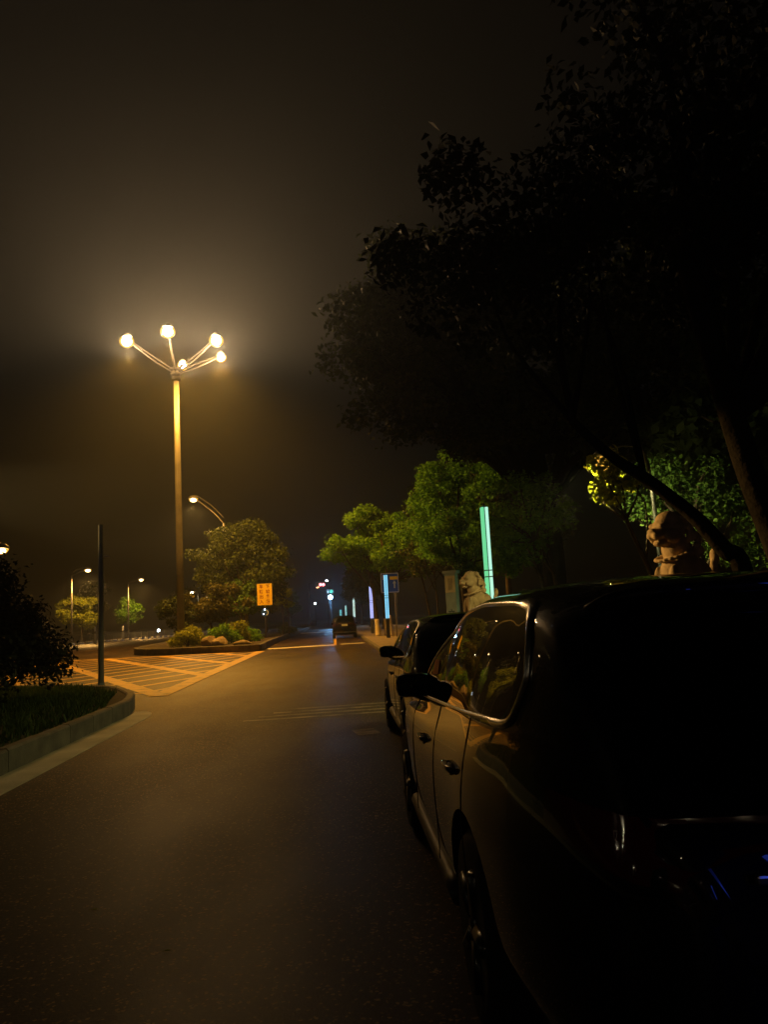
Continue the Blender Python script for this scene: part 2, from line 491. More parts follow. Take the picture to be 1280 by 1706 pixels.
# left verge with its kerb and concrete gutter
kerb_l = smooth_path([(-3.67, -14), (-3.67, -4), (-3.67, 6), (-3.67, 12.6), (-3.72, 14.3), (-4.25, 16.4), (-5.6, 18.6), (-9, 20.4), (-17, 22), (-40, 24)], 6)
bm = bmesh.new()
ribbon(bm, [tuple(p) for p in kerb_l], .16, -.01, VERGE+.015)
tag(part('verge_kerb', bm, M['kerbstone']), kind='structure')
inner = [(p.x-.155, p.y-.05) for p in kerb_l if p.y < 14] + [(p.x-.12, p.y-.13) for p in kerb_l if p.y >= 14]
poly_sheet('verge', inner + [(-60, 24), (-60, -14)], VERGE-.03, M['soil'])
gp = [(-3.25, -14), (-3.25, 13.5), (-3.27, 13.9), (-3.34, 14.25), (-3.46, 14.5), (-3.6, 14.62), (-3.72, 14.6), (-3.67, 14.2), (-3.66, -14)]
poly_sheet('gutter', gp, .010, M['gutter'], thick=.012)

# traffic island
isl = smooth_path([(-4.35, 150), (-4.35, 100), (-4.3, 70), (-4.2, 50), (-4.0, 42.3), (-4.3, 41.2), (-5.5, 41.4), (-9.8, 43.2), (-10.7, 44.2), (-12.2, 48), (-13.2, 60), (-13, 80), (-12, 110), (-8, 150)], 5)[::-1]
isl = [tuple(p) for p in isl]
bm = bmesh.new()
ribbon(bm, isl, .2, -.01, ISL+.015)
tag(part('island_kerb', bm, M['kerbstone']), kind='structure')
cx, cy = -8, 80
poly_sheet('island_soil', [(x+(.12 if x < -8 else -.12), y+(.12 if y < 80 else -.1)) for x, y in isl], ISL-.04, M['soil'])

# right pavement with its kerb
kr = [tuple(p) for p in smooth_path([(2.62, -14), (2.62, 10), (2.62, 24.5), (2.5, 26), (1.95, 29.2), (1.8, 31), (1.75, 60), (1.75, 150), (1.75, 400)], 6)]
bm = bmesh.new()
ribbon(bm, kr[::-1], .16, -.01, PAVE+.012)
tag(part('pavement_kerb', bm, M['kerbstone']), kind='structure')
poly_sheet('pavement', [(x+.14, y) for x, y in kr] + [(8.5, 400), (8.5, -14)], PAVE, M['paver'])
poly_sheet('park_ground', [(8.5, -40), (8.5, 400), (120, 400), (120, -40)], PAVE-.03, M['soil'])

# painted markings: yellow box junction
BOX = [(-4.0, 17.6), (-4.0, 41.0), (-17, 42.6), (-17, 23.6), (-9.3, 21.6), (-5.8, 19.9)]
def inside(p):
    c = False; n = len(BOX)
    for i in range(n):
        a, b = BOX[i], BOX[(i+1) % n]
        if (a[1] > p[1]) != (b[1] > p[1]) and p[0] < (b[0]-a[0])*(p[1]-a[1])/(b[1]-a[1])+a[0]: c = not c
    return c
def strip(bm, a, b, w, z):
    a = Vector(a); b = Vector(b); t = (b-a).normalized(); nr = Vector((-t.y, t.x))*w/2
    f = bm.faces.new([bm.verts.new((q.x, q.y, z)) for q in (a-nr, b-nr, b+nr, a+nr)])
def clipped(bm, p, d, w, z):
    s = [k*.1 for k in range(-400, 401)]
    ins = [t for t in s if inside((p[0]+d[0]*t, p[1]+d[1]*t))]
    if len(ins) > 4: strip(bm, (p[0]+d[0]*ins[0], p[1]+d[1]*ins[0]), (p[0]+d[0]*ins[-1], p[1]+d[1]*ins[-1]), w, z)
bm = bmesh.new()
for k in range(-1, 9):
    clipped(bm, (-4.0+2.75*k, 17.8), (-.41, .91), .42, .008)
for k in range(-4, 11):
    clipped(bm, (-16.9+1.45*k, 24), (.39, .92), .26, .005)
for i in range(len(BOX)):
    if i in (0, 1): strip(bm, BOX[i], BOX[(i+1) % 6], .45, .011)
tag(part('yellow_box_marking', bm, M['yellow']), kind='structure')

bm = bmesh.new()
strip(bm, (-3.9, 44.0), (-.15, 44.6), 1.2, .004)
strip(bm, (.2, 45.3), (1.6, 45.5), .8, .004)
strip(bm, (-4.1, 90), (-.1, 90), 5.0, .004)
strip(bm, (-.12, 92), (-.12, 300), .15, .004)
tag(part('stop_line', bm, M['white']), kind='structure')
bm = bmesh.new()
strip(bm, (-.12, 44.6), (-.12, 66), .16, .006)
tag(part('centre_line', bm, M['yellow']), kind='structure')
bm = bmesh.new()
for k in range(4):
    strip(bm, (-1.5+.2*k, 12.3+.42*k), (1.2, 12.45+.42*k), .16, .005)
strip(bm, (.18, 10.4), (.48, 10.45), .5, .004)
tag(part('rumble_strips', bm, M['faded']), kind='structure')

# grass on the verge
def grass(name, area, n, h, z, seed):
    rg = np.random.default_rng(seed)
    pts = []
    while len(pts) < n:
        x = rg.uniform(area[0], area[1]); y = rg.uniform(area[2], area[3])
        if y > 13.5:
            lim = np.interp(y, [13.5, 16.4, 18.6, 20.4], [-3.95, -4.55, -5.95, -9.2])
        else: lim = -3.88
        if x < lim: pts.append((x, y))
    P = np.array(pts); a = rg.uniform(0, 2*PI, n); hh = h*(.5+rg.random(n)); w = .012+.01*rg.random(n)
    B = np.column_stack([P, np.full(n, z)])
    dx = np.column_stack([np.cos(a), np.sin(a), np.zeros(n)])*w[:, None]
    tip = B + np.column_stack([rg.normal(size=n)*hh*.35, rg.normal(size=n)*hh*.35, hh])
    V = np.stack([B-dx, B+dx, tip], 1).reshape(-1, 3)
    me = bpy.data.meshes.new(name)
    me.vertices.add(len(V)); me.vertices.foreach_set('co', V.ravel())
    me.loops.add(3*n); me.loops.foreach_set('vertex_index', np.arange(3*n))
    me.polygons.add(n); me.polygons.foreach_set('loop_start', np.arange(n)*3); me.polygons.foreach_set('loop_total', np.full(n, 3))
    me.update()
    return tag(link(name, me, M['grass'], None, False), 'short dark grass on the verge behind the near kerb', 'grass', kind='stuff')
grass('grass', (-10, -3.8, 3.5, 20.2), 26000, .10, VERGE-.03, 3)
bm = bmesh.new()

# ------------------------------------------------------------------ lamps
def halo_head(t, loc, r, tilt=(0, 0, 0), core='core', halo='corehalo', lit=True, name='lamp_head'):
    """a dished luminaire: housing, a bowl whose amber glow stands in for the glare halo and the white-hot lens in it"""
    e = Matrix.Translation(loc)
    bm = bmesh.new()
    lathe(bm, [(r*.25, r*.62), (r*.6, r*.58), (r*1.0, r*.22), (r*1.05, r*.02), (r*.9, .0)], 18, e)
    h = part(name, bm, M['housing'], t, True)
    bm = bmesh.new()
    lathe(bm, [(r*.9, -.012), (r*.86, -r*.22), (r*.66, -r*.52), (r*.3, -r*.68), (r*.04, -r*.70)], 16, e)
    part('bowl', bm, M['halo_glass'] if lit else M['clearlens'], h, True)
    if lit:
        bm = bmesh.new(); ball(bm, Vector(loc)+Vector((0, 0, -r*.3)), (r*.6, r*.6, r*.34), 2)
        part('lens', bm, M[core], h, True)
    return h

def globe_head(t, e, r, lit=True):
    mt = Matrix.Translation(e)
    bm = bmesh.new(); lathe(bm, [(r*.12, r*1.12), (r*.3, r*1.05), (r*.62, r*.72), (r*.66, r*.6), (r*.5, r*.55)], 18, mt)
    h = part('lamp_head', bm, M['housing'], t, True)
    bm = bmesh.new(); ball(bm, e, (r*.92, r*.92, r*.8), 3)
    part('globe', bm, M['halo_glass'] if lit else M['clearlens'], h, True)
    if lit:
        bm = bmesh.new(); ball(bm, e, (r*.62, r*.62, r*.55), 3)
        part('lens', bm, M['core'], h, True)
    return h

def shaped_light(o):
    """made-up light spread: full below, cut off to keep the near road dark, paler above to light the haze"""
    o.data.use_nodes = True
    nt = o.data.node_tree; em = nt.nodes['Emission']
    tc = nt.nodes.new('ShaderNodeTexCoord'); sp_ = nt.nodes.new('ShaderNodeSeparateXYZ')
    nt.links.new(tc.outputs['Normal'], sp_.inputs[0])
    mr = nt.nodes.new('ShaderNodeMapRange')
    mr.inputs[1].default_value = -1; mr.inputs[2].default_value = 1; mr.inputs[3].default_value = SGN[0]; mr.inputs[4].default_value = SGN[1]
    nt.links.new(sp_.outputs['Z'], mr.inputs[0])
    cr = nt.nodes.new('ShaderNodeValToRGB'); el = cr.color_ramp.elements
    def c3(c, k): return (c[0]*k, c[1]*k, c[2]*k, 1)
    g, f = GLOWK, .06
    el[0].position = 0; el[0].color = c3(GLOW, g*.4); el[1].position = 1; el[1].color = c3(BEAM, 1)
    for p_, c_ in ((.3, c3(GLOW, g)), (.54, c3(GLOW, g)), (.60, c3(GLOW, g*.62)), (.65, c3(GLOW, g*.22)), (.68, c3(LAMP, f)), (.70, c3(LAMP, f*1.2)), (.735, c3(BEAM, .30)), (.78, c3(BEAM, .8)), (.82, c3(BEAM, 1))):
        q_ = el.new(p_); q_.color = c_
    nt.links.new(mr.outputs[0], cr.inputs['Fac']); nt.links.new(cr.outputs['Color'], em.inputs['Color'])
    return o
SGN = (1, 0); GLOWK = 1.25

mast_p = at(302, 1078, 50)
HUB = at(293, 622, 50)
mz = HUB.z
mast = thing('mast_lamp', 'tall pale lamp mast with five glowing lamp heads on arms, rising behind the island kerb', 'mast lamp', (mast_p.x, 50, ISL-.05))
bm = bmesh.new()
tip = HUB - Vector((mast_p.x, 50, ISL-.05))
tube(bm, [(0, 0, 0), tuple(tip*.33), tuple(tip*.66), tuple(tip)], [.24, .215, .195, .17], 16)
part('pole', bm, M['galv'], mast, True)
bm = bmesh.new()
mt = Matrix.Translation(tip)
lathe(bm, [(.2, -.55), (.3, -.5), (.3, -.36), (.22, -.32), (.3, -.2), (.36, -.14), (.36, .0), (.28, .06), (.3, .16), (.42, .22), (.42, .32), (.1, .42)], 18, mt)
part('hub_collar', bm, M['armmetal'], mast, True)
RR = 3.25
for k in (0, 1, 2, 3, 5):
    a = -PI/2 + R(3) + k*PI/3
    ux, uy = math.cos(a), math.sin(a)
    e = tip + Vector((ux*RR, uy*RR, 1.62))
    bm = bmesh.new()
    for dz in (0, .42):
        tube(bm, smooth_path([tip+Vector((ux*.25, uy*.25, .05+dz*.5)), tip+Vector((ux*RR*.45, uy*RR*.45, .62+dz*.6)), tip+Vector((ux*RR*.93, uy*RR*.93, 1.62+dz*.25))], 5), .055, 8)
    part('arm', bm, M['armmetal'], mast, True)
    lit = True
    big = .5 if k in (0, 1, 5) else .41
    globe_head(mast, e, big, lit)
    if lit:
        shaped_light(bulb(mast, e + Vector((0, 0, -big-.34)), 7000, (1, 1, 1), .3))  # spread shaped to spare the near road and brighten the haze

def street_lamp(u, v, Y, px, label, side=1, watts=2500, head=.34, lens='far', group='street lamps', arm_rise=.9, base_z=0.0):
    hp = at(u, v, Y); pp = at(px[0], px[1], Y)
    t = thing('street_lamp', label, 'street lamp', (pp.x, Y, base_z), 0, group)
    ph = pp.z-base_z; e = Vector((hp.x-pp.x, 0, hp.z-base_z))
    bm = bmesh.new()
    tube(bm, [(0, 0, 0), (0, 0, ph*.5), (0, 0, ph)], [.13, .11, .085], 10)
    part('pole', bm, M['galv'], t, True)
    bm = bmesh.new()
    tube(bm, smooth_path([(0, 0, ph-.05), (e.x*.35, 0, ph+(e.z-ph)*.45), (e.x, 0, e.z+.12)], 5), .05, 8)
    tube(bm, smooth_path([(0, 0, ph+.45), (e.x*.4, 0, ph+(e.z-ph)*.45+.55), (e.x*.9, 0, e.z+.3)], 5), .03, 6)
    part('arm', bm, M['galv'], t, True)
    h = halo_head(t, e, head, core=lens)
    if watts: bulb(t, e + Vector((0, 0, -head*.7-.3)), watts, LAMP, .25, 'bulb', R(158), .3)
    return t

street_lamp(322, 831, 64, (373, 872), 'street lamp with a forked arm reaching left above the broad dark tree', head=.42, watts=2600)
street_lamp(146, 949, 105, (119, 960), 'street lamp over the small lit pine tree left of the grey pole', head=.5, watts=6500, base_z=0)
street_lamp(235, 965, 133, (213, 973), 'street lamp above the median railing between the grey pole and the mast', head=.5, watts=6500)
street_lamp(1, 914, 20, (-40, 930), 'low street lamp cut off by the left edge of the photo', head=.2, watts=220)
t = thing('added_floodlight', 'unseen floodlight pole added beyond the left edge, aimed across the road at the stone lions and trees', 'floodlight', (-14.5, 21.5, 0))
bm = bmesh.new(); tube(bm, [(0, 0, 0), (0, 0, 6.2)], [.1, .07], 10); part('pole', bm, M['galv'], t, True)
bm = bmesh.new(); box(bm, (.25, -.1, 6.0), (.3, .4, .3), R(-25), .03); part('lamp_head', bm, M['darkmetal'], t)
for tx, ty, tz, wt, cone in ((4.15, 10.0, 2.1, 30000, 10.5), (3.15, 17.8, 2.0, 3800, 17), (4.6, 34.5, 6.0, 17000, 17)):
    fl = bulb(t, (.55, -.2, 6.0), wt, (1.0, .58, .17), .12, 'beam', R(cone), .35)  # beams added to brighten the lions and a street tree
    fl.rotation_euler = (Vector((tx, ty, tz))-Vector((-13.95, 21.3, 6.0))).to_track_quat('-Z', 'Y').to_euler()
street_lamp(318, 986, 190, (330, 989), 'distant street lamp just right of the mast pole', head=.85, watts=0, lens='core')
street_lamp(357, 983, 200, (366, 986), 'distant street lamp, the higher of two small lights left of the dark tree', head=.7, watts=0, lens='core')
street_lamp(345, 996, 230, (338, 998), 'tiny distant street lamp low behind the island shrubs', head=.7, watts=0, lens='core')
street_lamp(686, 933, 108, (657, 944), 'street lamp with curved arm beyond the right hand street trees', head=.42, watts=2200, base_z=PAVE)
# lamps behind the viewer that the black car mirrors
for (x, y, sgn, mt_, lab) in ((-6.5, -16, 1, 'glint', 'street lamp behind the viewer on the left verge, mirrored in the car paint'), (-6.5, -44, 1, 'glint', 'farther street lamp behind the viewer on the left verge'),
                         (4.4, -62, -1, 'glint', 'street lamp behind the viewer on the right pavement, far back'), (30, -70, -1, 'glint', 'street lamp behind the viewer across the park'), (44, -40, -1, 'glint', 'street lamp behind the viewer beyond the park trees'),
                         (22, -30, -1, 'bluewhite', 'cool white lamp behind the viewer inside the park'), (14, -52, 1, 'glint', 'street lamp behind the viewer at the far corner of the park'), (-18, -60, 1, 'glint', 'street lamp behind the viewer on the far left pavement'), (36, -18, -1, 'bluewhite', 'cool white lamp behind the viewer at the right of the park'),
                         (-26, 3, 1, 'glint', 'street lamp off the left edge, level with the viewer'), (-40, 9, 1, 'glint', 'street lamp far off the left edge, slightly ahead of the viewer'), (-30, -7, 1, 'glint', 'street lamp off the left edge, slightly behind the viewer'), (-52, -2, 1, 'bluewhite', 'cool white lamp far off the left edge across the other road'), (-22, -22, 1, 'glint', 'street lamp off to the left and well behind the viewer')):
    t = thing('street_lamp', lab, 'street lamp', (x, y, 0), 0, 'street lamps')
    bm = bmesh.new(); tube(bm, [(0, 0, 0), (0, 0, 3.5), (0, 0, 7)], [.13, .11, .085], 10); part('pole', bm, M['galv'], t, True)
    bm = bmesh.new(); tube(bm, smooth_path([(0, 0, 6.95), (sgn*.8, 0, 7.5), (sgn*2, 0, 7.8)], 5), .05, 8); part('arm', bm, M['galv'], t, True)
    halo_head(t, Vector((sgn*2, 0, 7.7)), .13, core=mt_)

# ------------------------------------------------------------------ slim grey pole on the verge
pb = at(168, 1137, 18.4)
gpole = thing('grey_pole', 'plain grey steel pole standing in the verge grass left of the junction', 'pole', (pb.x, 18.4, VERGE-.03))
bm = bmesh.new()
tube(bm, [(0, 0, 0), (0, 0, 1.9), (0, 0, 3.75)], [.068, .062, .055], 12)
part('pole', bm, M['polegrey'], gpole, True)
bm = bmesh.new(); lathe(bm, [(.12, 0), (.12, .02), (.08, .05), (.075, .1)], 12)
part('base_flange', bm, M['polegrey'], gpole)
bm = bmesh.new(); box(bm, (.13, 0, 3.0), (.12, .07, .05), 0, .01); tube(bm, [(.04, 0, 3.0), (.1, 0, 3.0)], .012, 6)
part('bracket', bm, M['signwhite'], gpole)

# ------------------------------------------------------------------ yellow sign on the island
sp = at(443, 1062, 58); s0 = at(443.5, 990, 58)
sign = thing('warning_sign', 'yellow sign with two columns of dark red characters above a round blue sign', 'road sign', (sp.x, 58, ISL-.04))
sz = s0.z-(ISL-.04)
bm = bmesh.new(); tube(bm, [(0, .06, 0), (0, .06, sz+.7)], .04, 10)
part('post', bm, M['galv'], sign, True)
bm = bmesh.new(); box(bm, (0, 0, sz), (1.12, .04, 1.62), 0, .015)
bd = part('board', bm, M['signyellow'], sign)
bm = bmesh.new()
for x, z, sx, szz in ((-.545, sz, .03, 1.6), (.545, sz, .03, 1.6), (0, sz+.795, 1.1, .03), (0, sz-.795, 1.1, .03)):
    box(bm, (x, -.02, z), (sx, .024, szz))
part('border', bm, M['tanstone'], bd)
for cxx, s in ((-.24, '车辆出入'), (.24, '下坡多看')):
    for i, ch in enumerate(s):
        text_mesh(ch, .30, M['signred'], bd, (cxx, -.026, sz+.56-.375*i), (PI/2, 0, 0), 'character', .003, .006)
bm = bmesh.new()
lathe(bm, [(.3, -.015), (.3, .015)], 24, Matrix.Translation((0.0, .0, sz-1.32)) @ Matrix.Rotation(PI/2, 4, 'X'))
bl = part('round_sign', bm, M['signblue'], sign)
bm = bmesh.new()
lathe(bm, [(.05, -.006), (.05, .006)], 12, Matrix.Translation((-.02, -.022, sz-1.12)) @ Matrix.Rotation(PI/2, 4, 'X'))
part('reflector', bm, M['coolwhite'], bl)  # glint of the sign put in as a glow of its own
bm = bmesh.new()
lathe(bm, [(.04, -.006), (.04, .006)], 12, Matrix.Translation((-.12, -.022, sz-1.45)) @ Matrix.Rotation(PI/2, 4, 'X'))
part('reflector', bm, M['coolwhite'], bl)  # second glint, also given its own glow
bm = bmesh.new()
for k in range(10):
    a = PI/2 - PI*k/9
    box(bm, (.1+.12*math.cos(a), -.022, sz-1.36+.17*math.sin(a)), (.05, .012, .06), 0)
part('white_mark', bm, M['signwhite'], bl)

# ------------------------------------------------------------------ LED light columns on the right pavement
def led_column(u, vtop, vbot, Y, mats, label, w=.2, face_z=None, gap=True):
    tp = at(u[0], vtop, Y); bt = at(u[1], vbot, Y)
    t = thing('light_column', label, 'light column', (bt.x, Y, PAVE), 0, 'lit columns along the pavement')
    H = tp.z-PAVE; zb = max(.2, bt.z-PAVE)
    lean = tp.x-bt.x
    bm = bmesh.new(); box(bm, (0, 0, zb/2), (w*1.15, w*1.15, zb), 0, .01)
    part('base', bm, M['darkmetal'], t)
    bm = bmesh.new(); box(bm, (0, 0, (zb+H)/2), (w*.5, w*.5, H-zb+.1), 0)
    part('core', bm, M['darkmetal'], t)
    for s in (-1, 1):
        for q in (-1, 1):
            bm = bmesh.new(); box(bm, (s*w*.31, q*w*.31, (zb+H)/2), (w*.44, w*.44, H-zb), 0, .012)
            part('light_strip', bm, M[mats[0 if s < 0 else 1]], t)
    bm = bmesh.new(); zc = zb+(H-zb)*.47
    for dz in (0, .16): box(bm, (0, 0, zc+dz), (w*1.14, w*1.14, .025), 0)
    part('band', bm, M['darkmetal'], t)
    bm = bmesh.new(); tube(bm, [(0, 0, H), (0, 0, H+.12)], [w*.3, w*.05], 8)
    part('finial', bm, M['darkmetal'], t)
    return t
led_column((813, 822), 845, 1066, 19, ('ledgreen', 'ledwhitegreen'), 'green glowing light column rising behind the black car roof', .165)
led_column((644, 646), 958, 1030, 48, ('ledcyan', 'ledcyan'), 'pale cyan light column in front of the blue parking sign', .2)
led_column((615.5, 620), 975, 1030, 63, ('ledviolet', 'ledviolet'), 'violet white light column left of the whitewashed trunks', .22)
led_column((590, 590.5), 996, 1028, 111, ('ledwhite', 'ledwhite'), 'white light column right behind the far dark car', .26)
led_column((576, 577), 1009, 1028, 190, ('ledwhite', 'ledteal'), 'small pale light column above the roof of the far car', .34)
led_column((567, 568), 1016, 1029, 260, ('ledteal', 'ledteal'), 'farthest small teal light column above the far car', .6)

for (x, y, lab) in ((3.9, -3.5, 'blue light column on the pavement just behind the viewer, mirrored in the tailgate'), (3.7, -14, 'blue light column on the pavement well behind the viewer'), (3.6, -40, 'blue light column on the pavement far behind the viewer')):
    t = thing('light_column', lab, 'light column', (x, y, PAVE), 0, 'lit columns along the pavement')
    bm = bmesh.new(); box(bm, (0, 0, .6), (.23, .23, 1.2), 0, .01); part('base', bm, M['darkmetal'], t)
    bm = bmesh.new(); box(bm, (0, 0, 2.6), (.1, .1, 2.9), 0); part('core', bm, M['darkmetal'], t)
    for sx_ in (-1, 1):
        bm = bmesh.new(); box(bm, (sx_*.062, 0, 2.6), (.088, .2, 2.8), 0, .012); part('light_strip', bm, M['ledblue'], t)
# ------------------------------------------------------------------ blue parking sign
bp = at(649, 971, 49.5)
t = thing('parking_sign', 'blue parking board with a white letter and yellow band behind the cyan column', 'road sign', (bp.x+.02, 49.5, PAVE))
z = bp.z-PAVE
bm = bmesh.new(); tube(bm, [(-.3, .06, 0), (-.3, .06, z+.5)], .04, 8); tube(bm, [(.3, .06, 0), (.3, .06, z+.5)], .04, 8)
part('post', bm, M['galv'], t, True)
bm = bmesh.new(); box(bm, (0, 0, z), (1.15, .04, 1.28), 0, .02)
bd = part('board', bm, M['signblue'], t)
bm = bmesh.new()
for x, zz, sx, s_ in ((-.55, z, .03, 1.2), (.55, z, .03, 1.2), (0, z+.6, 1.1, .03), (0, z-.6, 1.1, .03)): box(bm, (x, -.02, zz), (sx, .02, s_))
part('border', bm, M['signwhite'], bd)
text_mesh('P', .42, M['signwhite'], bd, (-.36, -.026, z+.34), (PI/2, 0, 0), 'letter', .003, .01)
bm = bmesh.new(); box(bm, (.26, -.022, z+.3), (.5, .012, .2))
part('yellow_band', bm, M['signyellow'], bd)
bm = bmesh.new()
vs = [bm.verts.new(v) for v in ((.18, -.026, z-.05), (.42, -.026, z-.05), (.3, -.026, z+.14))]; bm.faces.new(vs)
box(bm, (.3, -.023, z-.2), (.09, .008, .3))
part('arrow', bm, M['plate'], bd)

# ------------------------------------------------------------------ traffic signals far down the road
tpos = at(534, 974, 150)
t = thing('traffic_signal', 'far traffic signal showing pinkish red lamps over the road', 'traffic light', (tpos.x-2.2, 150, 0))
bm = bmesh.new(); tube(bm, [(0, 0, 0), (0, 0, tpos.z+.4)], [.16, .1], 10); part('pole', bm, M['darkmetal'], t, True)
bm = bmesh.new(); tube(bm, [(0, 0, tpos.z+.3), (4, 0, tpos.z+.5)], [.08, .06], 8); part('arm', bm, M['darkmetal'], t, True)
bm = bmesh.new(); box(bm, (2.2, -.1, tpos.z), (1.9, .2, .8), 0, .05); hs = part('signal_box', bm, M['darkmetal'], t)
for u, v, mat, r in ((534, 974, 'pinkred', .3), (538.8, 974, 'pinkred', .3), (530.5, 978.5, 'amber', .16), (528, 979, 'amber', .14)):
    q = at(u, v, 149.75)
    bm = bmesh.new(); ball(bm, (q.x-t.location.x, -.25, q.z), (r, .06, r), 2); part('lamp', bm, M[mat], hs, True)
q = at(544, 968, 165)
def pole_light(name, label, u, v, Y, mat, r, cat='lamp', watts=0, color=(1, 1, 1)):
    q = at(u, v, Y)
    t = thing(name, label, cat, (q.x, Y, 0), 0)
    bm = bmesh.new(); tube(bm, [(0, .2, 0), (0, .2, q.z+.1)], [.1, .06], 8); part('pole', bm, M['darkmetal'], t, True)
    bm = bmesh.new(); lathe(bm, [(r*1.15, .05), (r*1.15, .18), (r*.6, .3)], 14, Matrix.Translation((0, 0, q.z)) @ Matrix.Rotation(-PI/2, 4, 'X'))
    h = part('lamp_head', bm, M['darkmetal'], t, True)
    bm = bmesh.new(); ball(bm, (0, 0, q.z), (r, r*.6, r), 2); part('lens', bm, M[mat], h, True)
    if watts: bulb(t, (0, -r-.5, q.z), watts, color, r*.7)
    return t
pole_light('pole_light', 'small white lamp above the far red signals', 544.5, 968, 165, 'coolwhite', .26)
pole_light('flood_light', 'dazzling blue white lamp over the far end of the road', 550.5, 995, 120, 'bluewhite', .34, 'floodlight', 1100, (.22, .55, 1.0))
pole_light('pole_light', 'faint white lamp low down left of the blue floodlight', 525, 1005.5, 180, 'coolwhite', .24)
q = at(550, 985.5, 121)
t = thing('green_signal', 'green lit signal box just above the blue white floodlight', 'traffic light', (q.x, 121, 0))
bm = bmesh.new(); tube(bm, [(.15, .2, 0), (.15, .2, q.z+.3)], [.1, .06], 8); part('pole', bm, M['darkmetal'], t, True)
bm = bmesh.new(); box(bm, (0, .1, q.z), (1.1, .16, .72), 0, .04); hs = part('signal_box', bm, M['darkmetal'], t)
bm = bmesh.new(); ball(bm, (.18, -.02, q.z), (.3, .06, .28), 2); part('lamp', bm, M['siggreen'], hs, True)
bm = bmesh.new(); ball(bm, (-.34, -.02, q.z-.02), (.09, .05, .2), 2); part('lamp', bm, M['ledwhite'], hs, True)

# little lights and posts beyond the median railing
for (u, v, Y, r, lab) in ((145, 1032, 115, .42, 'cool white lit lamp beneath the small lit pine at left'), (264, 1050.5, 128, .26, 'small bluish lamp by the end of the median railing')):
    pole_light('pole_light', lab, u, v, Y, 'coolwhite', r)
for (u, v, Y, lab) in ((158, 1050, 92, 'white marker post beside the grey pole, before the railing'), (205, 1050, 108, 'white marker post at the middle of the median railing')):
    q = at(u, v, Y); t = thing('marker_post', lab, 'bollard', (q.x, Y, 0), 0)
    bm = bmesh.new(); tube(bm, [(0, 0, 0), (0, 0, 1.75), (0, 0, 2.0)], [.13, .11, .06], 10); part('post', bm, M['signwhite'], t, True)
    bm = bmesh.new(); lathe(bm, [(.15, 1.2), (.15, 1.45)], 12); part('band', bm, M['galv'], t, True)

# median railing
A = at(118, 1073, 92); B = at(292, 1060, 128)
a = Vector((A.x, 92, 0)); b = Vector((B.x, 128, 0)); d = (b-a); L = d.length; d.normalize()
t = thing('median_railing', 'long low median railing on pale concrete feet across the far road', 'railing', a, math.atan2(d.y, d.x))
bm = bmesh.new()
tube(bm, [(0, 0, 1.08), (L, 0, 1.08)], .045, 6); tube(bm, [(0, 0, .35), (L, 0, .35)], .035, 6)
part('rail', bm, M['galv'], t, True)
bm = bmesh.new()
for k in range(int(L/.22)): tube(bm, [(k*.22, 0, .35), (k*.22, 0, 1.08)], .014, 4)
tag(part('baluster', bm, M['polegrey'], t), kind='stuff')
k = 0
while k*2.4 < L:
    bm = bmesh.new(); box(bm, (k*2.4, 0, .6), (.08, .08, 1.2)); pst = part('post', bm, M['galv'], t)
    bm = bmesh.new(); box(bm, (k*2.4, 0, .12), (1.0, .5, .26), 0, .04); part('concrete_foot', bm, M['signwhite'], pst)
    k += 1

# ------------------------------------------------------------------ island planting
def isl_at(u, v, Y): p = at(u, v, Y); return (p.x, Y, ISL-.05)
shrub('round_shrub', 'rounded yellow green shrub at the left end of the island kerb', isl_at(313, 1068, 46.5), (1.1, 1.0, 1.3), 26, .36, 3800, .13, 21, 'leafyellow')
shrub('round_shrub', 'yellow topped shrub above the rocks in the middle of the island', isl_at(398, 1062, 49), (.85, .8, 1.6), 20, .34, 2600, .13, 22, 'leafyellow')
shrub('low_shrub', 'dull green low shrub behind the garden rock', isl_at(370, 1065, 48), (1.2, .9, 1.35), 20, .36, 2400, .15, 23, 'leaf')
shrub('low_shrub', 'small dark shrub beside the post of the yellow sign', isl_at(416, 1065, 51), (.8, .8, 1.0), 14, .32, 1500, .15, 24, 'leaf')
tree('ornamental_tree', 'low spreading ornamental tree with reddish leaves beside the mast', isl_at(350, 1066, 52), [([(0, 0, 0), (.15, 0, .8), (-.1, .1, 1.6)], .1, .06), ([(.1, 0, 0), (.6, .1, .9), (.9, 0, 1.9)], .08, .05)],
     [((-.6, 0, 2.5), (1.8, 1.2, 1.0)), ((1.0, 0, 2.6), (1.6, 1.2, 1.1))], 40, .5, 7000, .2, 25, mat='needle')
tree('ornamental_tree', 'slim shrubby tree overlapping the foot of the lamp mast', isl_at(298, 1068, 51), [([(0, 0, 0), (-.1, 0, .9), (.1, 0, 1.9)], .08, .05)],
     [((-.1, 0, 2.1), (1.0, .9, 1.4))], 22, .4, 3200, .18, 26, mat='leafdark')
tree('bushy_tree', 'bushy pale green tree in front of the broad dark tree, left of the yellow sign', isl_at(402, 1060, 60), [([(0, 0, 0), (.1, 0, 1), (0, 0, 2.2)], .12, .08)],
     [((-.3, .6, 3.1), (2.0, 1.0, 1.3))], 34, .5, 5200, .24, 27, mat='leafgreen')
bt = at(408, 1060, 63)
tree('broad_tree', 'broad round dark green tree rising behind the island shrubs', (bt.x, 63, ISL-.05),
     [([(0, 0, 0), (.15, 0, 1.6), (-.1, 0, 3.4)], .26, .18)], [((-.2, 0, 6.6), (3.7, 3.2, 2.6)), ((-1.9, 0, 5.4), (1.9, 2.0, 1.5)), ((1.6, .4, 5.2), (2.2, 2.2, 2.2)), ((.6, 0, 8.0), (2.4, 2, 1.2))], 120, .8, 26000, .24, 28, mat='leafdark')
